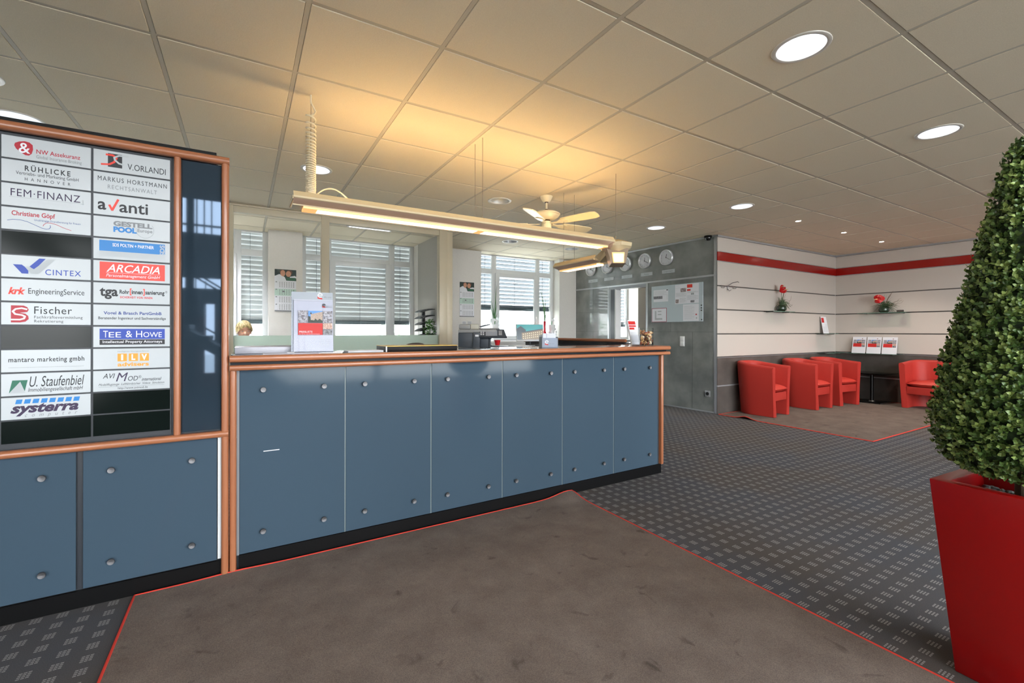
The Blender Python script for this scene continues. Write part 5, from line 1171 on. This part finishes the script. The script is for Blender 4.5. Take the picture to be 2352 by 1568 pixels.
def office_chair(label, loc, rz, mname, mcol):
    t = thing('office_chair', label, 'office chair', loc, rz); FB = mat(mname, mcol, 0.8)
    mb = MB()
    rg = []
    for i in range(13):
        u = i / 12 * 2 - 1; x = 0.215 * u; y = 0.20 - 0.06 * (u * u); zt = 1.125 - 0.10 * abs(u) ** 2.4 ; zb = 0.60 + 0.05 * u * u
        rg.append([(x, y, zb), (x * 1.0, y - 0.01, zb + 0.05), (x, y - 0.0, (zb + zt) / 2), (x, y + 0.01, zt - 0.02), (x, y + 0.03, zt), (x, y + 0.055, zt - 0.02), (x, y + 0.05, (zb + zt) / 2), (x, y + 0.045, zb)])
    mb.rings(rg, FB); mb.build('backrest', t)
    mb = MB(); mb.box(-0.235, 0.235, -0.24, 0.20, 0.43, 0.51, FB, b=0.035, seg=3); mb.build('seat', t)
    mb = MB(); mb.tube([(0, 0, 0.08), (0, 0, 0.44)], 0.03, BLACK, 12); mb.tube([(0, 0.1, 0.43), (0, 0.27, 0.47), (0, 0.265, 0.72)], 0.02, BLACK, 8); mb.build('column', t)
    for i in range(5):
        a = 2 * PI * i / 5; mb = MB(); mb.tube([(0, 0, 0.10), (0.15 * math.cos(a), 0.15 * math.sin(a), 0.085), (0.29 * math.cos(a), 0.29 * math.sin(a), 0.07)], [0.025, 0.02, 0.014], BLACK, 8); l = mb.build('leg', t)
        mb = MB(); Mx = Matrix.Translation((0.285 * math.cos(a), 0.285 * math.sin(a), 0.028)) @ Matrix.Rotation(a, 4, 'Z') @ Matrix.Rotation(PI / 2, 4, 'X'); mb.lathe([(0, -0.018), (0.026, -0.018), (0.028, 0), (0.026, 0.018), (0, 0.018)], BLACK, seg=14, M=Mx); mb.build('caster', l)
    return t
office_chair('dark office chair behind the counter, only its curved back top showing', (1.24, 4.05, 0.0), R(-165), 'dark_chair_fabric', (60, 54, 52))

# window sill things
VZ = 1.046
VG = mat('white_blossom', (232, 234, 236), 0.35); LG = mat('long_leaf_green', (84, 128, 84), 0.45)
def blossom_vase(label, loc, leaf_top, seed, n):
    r = random.Random(seed); t = thing('blossom_vase', label, 'vase', loc, 0, 'white blossom vases on the window sill')
    mb = MB(); mb.lathe([(0.0, 0.0), (0.05, 0.0), (0.045, 0.05), (0.055, 0.16), (0.075, 0.30), (0.07, 0.31), (0.05, 0.2)], VG, seg=20); mb.build('vase', t)
    mb = MB()
    for i in range(26):
        a = r.uniform(0, 2 * PI); z = r.uniform(0.10, 0.42); rr = 0.06 + 0.05 * r.random(); c0 = Vector((rr * math.cos(a), rr * math.sin(a), z))
        for p in range(5):
            b4 = 2 * PI * p / 5 + a; n2 = Vector((math.cos(a), math.sin(a), 0.2)).normalized(); e1 = n2.cross(Vector((0, 0, 1))).normalized(); e2 = n2.cross(e1); d = e1 * math.cos(b4) + e2 * math.sin(b4); q = n2.cross(d)
            mb.faces([c0, c0 + d * 0.02 + q * 0.014 + n2 * 0.006, c0 + d * 0.036 + n2 * 0.004, c0 + d * 0.02 - q * 0.014 + n2 * 0.006], [(0, 1, 2, 3)], VG)
    mb.build('blossoms', t)
    mb = MB()
    for i in range(n):
        a = r.uniform(0, 2 * PI); L = leaf_top * (1.0 if i == 0 else r.uniform(0.45, 0.75)); sp = 0.10 if i == 0 else r.uniform(0.03, 0.12); w = 0.012
        rg = []
        for k in range(9):
            f = k / 8; c0 = Vector((sp * f * f * math.cos(a), sp * f * f * math.sin(a), 0.28 + (L - 0.28) * f)); ww = w * (1 - f ** 2) + 0.0008
            rg.append([c0 + Vector((ww, 0, 0)), c0 + Vector((0, ww * 0.3, 0)), c0 + Vector((-ww, 0, 0)), c0 + Vector((0, -ww * 0.3, 0))])
        mb.rings(rg, LG)
    mb.build('leaves', t)
blossom_vase('white blossom vase with long green leaves behind the copier', (4.02, 7.37, VZ), 1.05, 5, 7)
blossom_vase('smaller white blossom vase at the right end of the window sill', (5.32, 7.36, VZ), 0.46, 9, 1)
rv = thing('red_vase', 'narrow red vase with upright green leaves on the window sill', 'vase', (5.15, 7.36, VZ))
mb = MB(); mb.lathe([(0.0, 0.0), (0.055, 0.0), (0.058, 0.02), (0.05, 0.10), (0.026, 0.18), (0.024, 0.37), (0.028, 0.38), (0.02, 0.37)], mat('red_glaze', (196, 30, 48), 0.2), seg=20); mb.build('vase', rv)
mb = MB(); r4 = random.Random(2)
for i in range(6):
    a = r4.uniform(0, 2 * PI); L = [1.05, 0.85, 0.8, 0.7, 0.66, 0.6][i]; sp = [0.12, 0.03, 0.06, 0.05, 0.04, 0.07][i]; a = [2.6, 0.3, 1.0, 3.0, 4.0, 5.5][i]; rg = []
    for k in range(9):
        f = k / 8; c0 = Vector((sp * f * f * math.cos(a), sp * f * f * math.sin(a) * 0.3, 0.34 + (L - 0.34) * f)); ww = 0.014 * (1 - f ** 2) + 0.0008
        rg.append([c0 + Vector((ww, 0, 0)), c0 + Vector((0, ww * 0.3, 0)), c0 + Vector((-ww, 0, 0)), c0 + Vector((0, -ww * 0.3, 0))])
    mb.rings(rg, LG)
mb.build('leaves', rv)
# calendars on the piers
SKIN = mat('photo_skin', (196, 142, 112), 0.5); HAIRP = mat('photo_hair', (96, 62, 44), 0.5); CGN = mat('calendar_green', (30, 86, 62), 0.5); CDG = mat('calendar_dark_green', (28, 50, 44), 0.5); CLG = mat('calendar_pale_green', (186, 212, 200), 0.5)
def calendar(label, x, z0, z1, w=0.28):
    t = thing('wall_calendar', label, 'calendar', (x, 7.268, z0), 0, 'wall calendars on the window piers'); h = z1 - z0
    mb = MB(); mb.box(0, w, -0.006, 0.0, 0, h, PAPER); mb.box(0, w, -0.010, 0.0, -0.012, 0.004, GREYINK); mb.build('sheet', t)
    mb = MB(); q = -0.006
    def e(cx, cz, rx, rz, m, k): mb.faces([(cx + rx * math.cos(2 * PI * i / 18), q - 0.0003 * k, cz + rz * math.sin(2 * PI * i / 18)) for i in range(18)], [tuple(range(18))], m, False)
    mb.quad(0, w, h - 0.16, h, q, CDG); e(0.10, h - 0.035, 0.036, 0.03, HAIRP, 2); e(0.19, h - 0.04, 0.04, 0.034, HAIRP, 2); e(0.105, h - 0.055, 0.032, 0.045, SKIN, 3); e(0.178, h - 0.062, 0.034, 0.042, SKIN, 4)
    mb.faces([(a, q - 0.0008, h - b2) for a, b2 in ((0.0, .16), (0.0, .10), (0.06, .07), (.13, .11), (.15, .16))], [(0, 1, 2, 3, 4)], PAPER, False); mb.faces([(a, q - 0.0012, h - b2) for a, b2 in ((0.2, .10), (.26, .085), (w, .10), (w, .12), (.19, .12))], [(0, 1, 2, 3, 4)], PAPER, False); mb.quad(0.15, w - 0.01, h - 0.158, h - 0.115, q - 0.001, CGN)
    mb.build('photo_print', t, normals=False)
    mb = MB()
    H2 = h - 0.165; n = 4
    mb.quad(0.0, w, H2 * (0.5), H2 * (0.73), q, CLG)
    for b2 in range(n):
        zt = H2 * (1 - b2 / n) - 0.012
        mb.quad(0.012, 0.032, zt - 0.012, zt, q - 0.0004, K['g'])
        for c3 in range(7):
            for r3 in range(5): mb.quad(0.06 + c3 * 0.030, 0.060 + c3 * 0.030 + 0.012, zt - 0.014 - r3 * 0.0165, zt - 0.006 - r3 * 0.0165, q - 0.0004, K['g'] if c3 < 6 else K['k'])
    mb.box(0.10, 0.13, q - 0.003, q, H2 * 0.62, H2 * 0.62 + 0.022, GREYINK)
    mb.build('month_print', t, normals=False)
calendar('wall calendar on the pier left of the big office window', 0.375, 1.52, 2.114)
calendar('wall calendar on the pier left of the copier window', 3.26, 1.493, 2.095)
for i, (x, l) in enumerate(((3.345, 'left one of two small white framed switch plates above the copier'), (3.45, 'right one of two small white framed switch plates above the copier'))):
    t = thing('switch_plate', l, 'switch', (x, 7.269, 1.375), 0, 'switch plates above the copier')
    mb = MB(); mb.box(-0.045, 0.045, -0.010, 0, -0.032, 0.032, WHITE, b=0.003); mb.build('frame', t); mb = MB(); mb.box(-0.034, 0.034, -0.014, -0.009, -0.022, 0.022, mat('switch_grey', (186, 188, 192), 0.4), b=0.002); mb.build('rocker', t)

# ------------------------------------------------------------------ back office
dk = thing('office_desk', 'grey office desk behind the frosted band of the partition', 'desk', (0.2, 6.42, 0.0))
mb = MB(); mb.box(-0.9, 0.9, -0.30, 0.26, 0.72, 0.745, mat('desk_grey', (190, 192, 192), 0.4), b=0.004); mb.build('desktop', dk)
for x in (-0.84, 0.84): mb = MB(); mb.box(x - 0.02, x + 0.02, -0.28, 0.24, 0.0, 0.72, ALU); mb.build('leg', dk)
d2 = thing('office_desk', 'second grey desk in the right corner of the back office', 'desk', (2.02, 6.56, 0.0))
mb = MB(); mb.box(-0.44, 0.44, -0.42, 0.42, 0.72, 0.745, mat('desk_grey', (190, 192, 192), 0.4), b=0.004); mb.build('desktop', d2)
for x in (-0.40, 0.40): mb = MB(); mb.box(x - 0.02, x + 0.02, -0.38, 0.38, 0.0, 0.72, ALU); mb.build('leg', d2)
lt = thing('letter_tray_tower', 'black tower of curved letter trays in the back office', 'letter tray', (2.37, 6.58, 0.746)); BP = mat('black_plastic', (26, 30, 34), 0.35)
mb = MB(); mb.box(-0.015, 0.03, 0.06, 0.10, 0.0, 0.80, BP); mb.box(-0.10, 0.11, -0.10, 0.12, 0.0, 0.012, BP); mb.build('column', lt)
for k in range(7):
    z = 0.10 + 0.113 * k if False else 0.20 + 0.094 * k
    prof = [(-0.125, 0.0), (-0.10, 0.018), (-0.06, 0.038), (0.0, 0.052), (0.06, 0.056), (0.115, 0.05), (0.115, 0.044), (0.06, 0.036), (0.0, 0.022), (-0.06, 0.006), (-0.11, -0.006)]
    mb = MB(); mb.prism([(x, z + q) for x, q in prof], 'y', -0.14, 0.12, BP); mb.build('tray', lt)
gp = thing('desk_plant', 'small green leafy plant beside the black letter trays', 'plant', (2.345, 6.29, 0.746)); r5 = random.Random(7)
mb = MB(); mb.lathe([(0, 0), (0.05, 0), (0.07, 0.12), (0.066, 0.12), (0.06, 0.06)], WHITE); mb.build('pot', gp)
mb = MB(); LFG = mat('fresh_leaf', (88, 146, 62), 0.5)
for i in range(420):
    a = r5.uniform(0, 2 * PI); z = r5.uniform(0.14, 0.64); rr = 0.10 * math.sin(PI * (z - 0.08) / 0.62) * r5.uniform(0.3, 1); c0 = Vector((rr * math.cos(a), rr * math.sin(a), z)); d = Vector((math.cos(a), math.sin(a), r5.uniform(-0.2, 0.8))).normalized() * r5.uniform(0.035, 0.06); q = d.cross(Vector((0, 0, 1))).normalized() * 0.02
    mb.faces([c0, c0 + d * 0.5 + q, c0 + d, c0 + d * 0.5 - q], [(0, 1, 2, 3)], LFG)
mb.tube([(0, 0, 0.06), (0, 0, 0.6)], 0.006, GRN, 6)
mb.build('leaves', gp)
for lx, ly, ls_, ll in ((1.49, 6.22, 12.0, 'recessed mirror louvre light just behind the office partition header'), (-0.62, 6.56, 190.0, 'unseen louvre light added near the seated person to brighten the back office'), (-1.9, 6.56, 190.0, 'unseen louvre light added at the far left to brighten the back office')):  # second and third are unseen, added as fill light for the office
    lv = thing('louvre_light', ll, 'ceiling light', (lx, ly, 2.668), group='louvre lights in the back office ceiling')
    mb = MB(); mb.box(-0.30, 0.30, -0.14, 0.14, -0.002, 0.006, WHITE); mb.build('frame', lv)
    mb = MB(); mb.box(-0.28, 0.28, -0.12, 0.12, -0.0045, -0.002, mat('louvre_fill_%d' % int(ls_), (255, 255, 255), 0.5, emit=(244, 247, 255), estr=ls_)); lab(mb.build('lamp', lv), 'glowing panel behind the louvre, added to brighten the back office')  # glow added to every louvre as office fill, the visible unlit one too
    mb = MB(); MIR = mat('mirror_louvre', (220, 222, 224), 0.15, metal=1.0)
    for i in range(14): x = -0.28 + 0.043 * i; mb.prism([(x - 0.002, -0.006), (x + 0.002, -0.006), (x + 0.006, -0.034), (x - 0.006, -0.034)][::-1], 'y', -0.13, 0.13, MIR)
    mb.box(-0.30, 0.30, 0.128, 0.138, -0.036, -0.002, WHITE); mb.box(-0.30, 0.30, -0.138, -0.128, -0.036, -0.002, WHITE); mb.build('louvre', lv)

# ------------------------------------------------------------------ person at the back office desk
ps = thing('person', 'person with short wavy blond hair seated at the back office desk, eyes lowered', 'person', (0.0, 6.86, 0.0))
SK = mat('skin', (206, 154, 132), 0.5); HAIR = mat('blond_hair', (196, 178, 128), 0.5, noise=(70, (140, 118, 80), 1.0, (1, 1, 0.25))); BLOUSE = mat('grey_green_blouse', (120, 132, 130), 0.8); TROUS = mat('dark_trousers', (46, 50, 58), 0.8)
def skin_mesh(nodes, edges, sub=2):
    """a continuous skin grown round a skeleton of joints; nodes: (x, y, z, radius)"""
    me = bpy.data.meshes.new('skeleton'); me.from_pydata([n[:3] for n in nodes], edges, [])
    ob = bpy.data.objects.new('skeleton', me); C.objects.link(ob)
    md = ob.modifiers.new('skin', 'SKIN'); md.use_smooth_shade = True
    for i, n in enumerate(nodes):
        v = me.skin_vertices[0].data[i]; v.radius = (n[3], n[4] if len(n) > 4 else n[3]); v.use_root = (i == 0)
    s2 = ob.modifiers.new('sub', 'SUBSURF'); s2.levels = sub; s2.render_levels = sub
    dg = bpy.context.evaluated_depsgraph_get(); out = bpy.data.meshes.new_from_object(ob.evaluated_get(dg)); bpy.data.objects.remove(ob); return out
nodes = [(0, 0.02, 0.52, .15, .13), (0, 0.03, 0.68, .135, .11), (0, 0.01, 0.86, .15, .115), (0, -0.005, 0.97, .12, .09), (0, -0.02, 1.03, .055), (0, -0.04, 1.10, .05), (0, -0.05, 1.16, .05)]
ed = [(0, 1), (1, 2), (2, 3), (3, 4), (4, 5), (5, 6)]
for sgn in (-1, 1):
    k = len(nodes)
    nodes += [(0.17 * sgn, 0.0, 0.965, .06), (0.22 * sgn, -0.08, 0.83, .048), (0.235 * sgn, -0.16, 0.765, .04), (0.17 * sgn, -0.29, 0.785, .032), (0.12 * sgn, -0.37, 0.778, .024, .02), (0.10 * sgn, -0.42, 0.776, .032, .016)]
    ed += [(3, k), (k, k + 1), (k + 1, k + 2), (k + 2, k + 3), (k + 3, k + 4), (k + 4, k + 5)]
    for f in range(4):
        q = len(nodes); x = (0.125 - 0.017 * f) * sgn; L = (0.050, 0.058, 0.054, 0.042)[f]
        nodes += [(x, -0.45, 0.778, .0095), (x - 0.004 * sgn, -0.45 - L * 0.6, 0.776, .0085), (x - 0.006 * sgn, -0.45 - L, 0.765, .0075)]; ed += [(k + 5, q), (q, q + 1), (q + 1, q + 2)]
    q = len(nodes); nodes += [(0.075 * sgn, -0.41, 0.772, .011), (0.060 * sgn, -0.44, 0.766, .009)]; ed += [(k + 5, q), (q, q + 1)]
    q = len(nodes); nodes += [(0.10 * sgn, 0.0, 0.52, .085), (0.12 * sgn, -0.34, 0.50, .07), (0.12 * sgn, -0.38, 0.42, .058), (0.12 * sgn, -0.33, 0.12, .045), (0.12 * sgn, -0.34, 0.06, .04), (0.125 * sgn, -0.46, 0.035, .035, .028)]; ed += [(0, q), (q, q + 1), (q + 1, q + 2), (q + 2, q + 3), (q + 3, q + 4), (q + 4, q + 5)]
try:
    bme = skin_mesh(nodes, ed)
except Exception as ex:
    print('skin failed', ex); bme = None
mb = MB(); k0 = [mb.mi(BLOUSE), mb.mi(SK), mb.mi(TROUS), mb.mi(BLACK)]
if bme:
    bv = [mb.bm.verts.new(v.co) for v in bme.vertices]
    for p in bme.polygons:
        c0 = p.center
        try: f = mb.bm.faces.new([bv[i] for i in p.vertices])
        except ValueError: continue
        f.smooth = True
        f.material_index = 3 if c0.z < 0.10 else 2 if (c0.z < 0.60 and True) else 1 if (c0.z > 1.05 or (c0.y < -0.33 and c0.z > 0.7)) else 0
# head: ellipsoid shaped into brow, sockets, nose, cheeks, mouth, chin; turned a little to the viewer's right and bowed
HM = Matrix.Translation((0.0, -0.055, 1.225)) @ Matrix.Rotation(R(10), 4, 'Z') @ Matrix.Rotation(R(6), 4, 'X')
NU, NV = 48, 36; vs = []; fs = []
def g2(x, z, cx, cz, sx, sz): return math.exp(-((x - cx) / sx) ** 2 - ((z - cz) / sz) ** 2)
for j in range(NV + 1):
    th = PI * j / NV; zz = math.cos(th)
    for i in range(NU):
        a = 2 * PI * i / NU; sx, sy = math.sin(th) * math.cos(a), math.sin(th) * math.sin(a)
        x = 0.075 * sx; y = 0.098 * sy; z = 0.118 * zz
        if zz < 0: x *= 1 - 0.28 * zz * zz * (1 if sy < 0.3 else 0.6); y *= 1 - 0.12 * zz * zz
        if sy < 0:
            d = 0.0
            d += 0.026 * g2(x, z, 0, -0.028, 0.013, 0.016) + 0.014 * g2(x, z, 0, -0.005, 0.008, 0.022)       # nose
            d += 0.006 * g2(x, z, 0.03, 0.022, 0.022, 0.008) + 0.006 * g2(x, z, -0.03, 0.022, 0.022, 0.008)  # brow
            d -= 0.011 * (g2(x, z, 0.031, 0.003, 0.016, 0.011) + g2(x, z, -0.031, 0.003, 0.016, 0.011))       # sockets
            d += 0.006 * (g2(x, z, 0.042, -0.03, 0.02, 0.02) + g2(x, z, -0.042, -0.03, 0.02, 0.02))           # cheeks
            d += 0.006 * g2(x, z, 0, -0.062, 0.022, 0.005) + 0.007 * g2(x, z, 0, -0.073, 0.020, 0.006) - 0.004 * g2(x, z, 0, -0.067, 0.024, 0.003)
            d += 0.010 * g2(x, z, 0, -0.10, 0.022, 0.016)
            y -= d
        vs.append((x, y, z))
for j in range(NV):
    for i in range(NU): fs.append((j * NU + i, j * NU + (i + 1) % NU, (j + 1) * NU + (i + 1) % NU, (j + 1) * NU + i))
mb.faces(vs, fs, SK, True, HM)
for sgn in (-1, 1):                     # ears
    mb.lathe([(0.0, -0.006), (0.5, -0.005), (0.95, -0.001), (1.0, 0.004), (0.7, 0.002), (0.3, -0.003), (0, -0.003)], SK, seg=14, M=HM @ Matrix.Translation((0.077 * sgn, 0.01, -0.008)) @ Matrix.Rotation(R(90 * sgn), 4, 'Y') @ Matrix.Rotation(R(12), 4, 'X') @ Matrix.Diagonal((0.032, 0.018, 1, 1)))
bmesh.ops.remove_doubles(mb.bm, verts=mb.bm.verts, dist=0.0001)
body = mb.build('body', ps, angle=80)
LID = mat('eyelid', (170, 112, 96), 0.5); LASH = mat('lash', (62, 40, 34), 0.6); LIP = mat('lips', (176, 96, 92), 0.4); BROW = mat('brow', (140, 104, 76), 0.7)
mb = MB()
for sgn in (-1, 1):
    cx = 0.031 * sgn
    mb.lathe([(0.0, -1), (0.7, -0.7), (1, 0), (0.7, 0.7), (0, 1)], mat('eye_white', (226, 218, 212), 0.2), seg=14, M=HM @ Matrix.Translation((cx, -0.074, 0.002)) @ Matrix.Scale(0.0118, 4))
    mb.lathe([(0.0, -1), (0.7, -0.7), (1, 0), (0.7, 0.7), (0, 1)], mat('iris', (70, 80, 84), 0.1), seg=12, M=HM @ Matrix.Translation((cx, -0.083, -0.001)) @ Matrix.Scale(0.0044, 4))
mb.build('eyes', body)
mb = MB()
for sgn in (-1, 1):
    cx = 0.031 * sgn
    arcp = [(cx + 0.0155 * t, -0.0862 + 0.006 * t * t - 0.0, 0.0035 + 0.0035 * (1 - t * t)) for t in [i / 4 - 1 for i in range(9)]]
    mb.tube([(x, y + 0.001, z + 0.003) for x, y, z in arcp], 0.0042, LID, 8, M=HM); mb.tube(arcp, [0.0008] + [0.0016] * 7 + [0.0008], LASH, 6, M=HM)
    mb.tube([(cx + 0.02 * t * 1.0, -0.093 + 0.008 * t * t, 0.021 + 0.004 * (1 - t * t)) for t in [i / 4 - 1 for i in range(9)]], [0.001, 0.002, 0.0026, 0.003, 0.003, 0.003, 0.0026, 0.002, 0.001], BROW, 6, M=HM)
mb.build('brows_and_lids', body)
mb = MB(); mb.tube([(0.022 * t, -0.0945 + 0.012 * t * t, -0.064 + 0.001 * t * t) for t in [i / 4 - 1 for i in range(9)]], [0.001, 0.002, 0.0028, 0.0034, 0.003, 0.0034, 0.0028, 0.002, 0.001], LIP, 6, M=HM); mb.build('mouth', body)
# hair: cap plus many wavy locks
mb = MB(); rg = []
for j in range(0, 15):
    th = 0.02 + (PI * 0.62) * j / 14; ring = []
    for i in range(36):
        a = 2 * PI * i / 36; front = max(0.0, -math.sin(a)); t2 = th * (1 - 0.42 * front ** 1.5)
        puff = 1.13 + 0.03 * math.sin(a * 7 + j) + 0.02 * math.sin(a * 13)
        ring.append((0.078 * puff * math.sin(t2) * math.cos(a), 0.004 + 0.102 * puff * math.sin(t2) * math.sin(a), 0.006 + 0.122 * 1.06 * math.cos(t2)))
    rg.append(ring)
mb.rings(rg, HAIR, True, True, False, HM); r6 = random.Random(21)
for i in range(190):
    a = r6.uniform(0, 2 * PI); front = max(0.0, -math.sin(a)); t0 = r6.uniform(0.1, 1.2) * (1 - 0.3 * front); t1 = t0 + r6.uniform(0.4, 0.75); t1 = min(t1, 1.98 * (1 - 0.47 * front)); pts = []; dr = r6.uniform(-0.35, 0.35)
    for k in range(7):
        f = k / 6; th = t0 + (t1 - t0) * f; aa = a + dr * f + 0.05 * math.sin(f * 6 + i); pf = 1.14 + 0.04 * math.sin(PI * f) + 0.01 * r6.random()
        pts.append((0.079 * pf * math.sin(th) * math.cos(aa), 0.004 + 0.103 * pf * math.sin(th) * math.sin(aa), 0.006 + 0.124 * 1.05 * math.cos(th)))
    mb.tube(pts, [0.003, 0.0055, 0.0065, 0.0065, 0.006, 0.0045, 0.0012], HAIR, 6, M=HM)
mb.build('hair', ps)
office_chair('pale office chair under the person at the back office desk', (0.0, 6.90, 0.0), PI * 0, 'pale_chair_fabric', (150, 158, 150))
# garden seen below the blinds
gb = thing('garden_bush', 'pale green bush outside the big office window', 'bush', (3.05, 9.6, 0.0)); r7 = random.Random(3)
mb = MB(); BL = mat('garden_leaf', (150, 186, 150), 0.6)
for i in range(1400):
    a, z = r7.uniform(0, 2 * PI), r7.uniform(0.3, 1.75); rr = 0.75 * math.sqrt(max(0.05, 1 - ((z - 0.8) / 1.0) ** 2)) * r7.uniform(0.5, 1.0); c0 = Vector((rr * math.cos(a), rr * math.sin(a), z)); d = Vector((r7.uniform(-1, 1), r7.uniform(-1, 1), r7.uniform(-1, 1))).normalized() * 0.07; q = d.cross(Vector((r7.random(), r7.random(), 1))).normalized() * 0.03
    mb.faces([c0, c0 + d * 0.5 + q, c0 + d, c0 + d * 0.5 - q], [(0, 1, 2, 3)], BL)
mb.build('foliage', gb)
mb = MB()
for i in range(9): a = r7.uniform(0, 6.28); mb.tube([(0, 0, -0.2), (0.3 * math.cos(a), 0.3 * math.sin(a), 0.6), (0.5 * math.cos(a), 0.5 * math.sin(a), 1.2)], [0.03, 0.02, 0.006], BARK, 6)
mb.build('branches', gb)
mb = MB(); mb.box(-12, 20, 7.62, 30, -0.25, -0.12, mat('paved_ground', (214, 214, 210), 0.9)); o = struct(mb, 'ground_outside', label='pale ground outside the windows')
mb = MB(); mb.box(-12, 20, -25, -5.3, -0.25, -0.12, mat('paved_ground', (214, 214, 210), 0.9)); o = struct(mb, 'ground_entrance', label='pale ground outside the entrance')
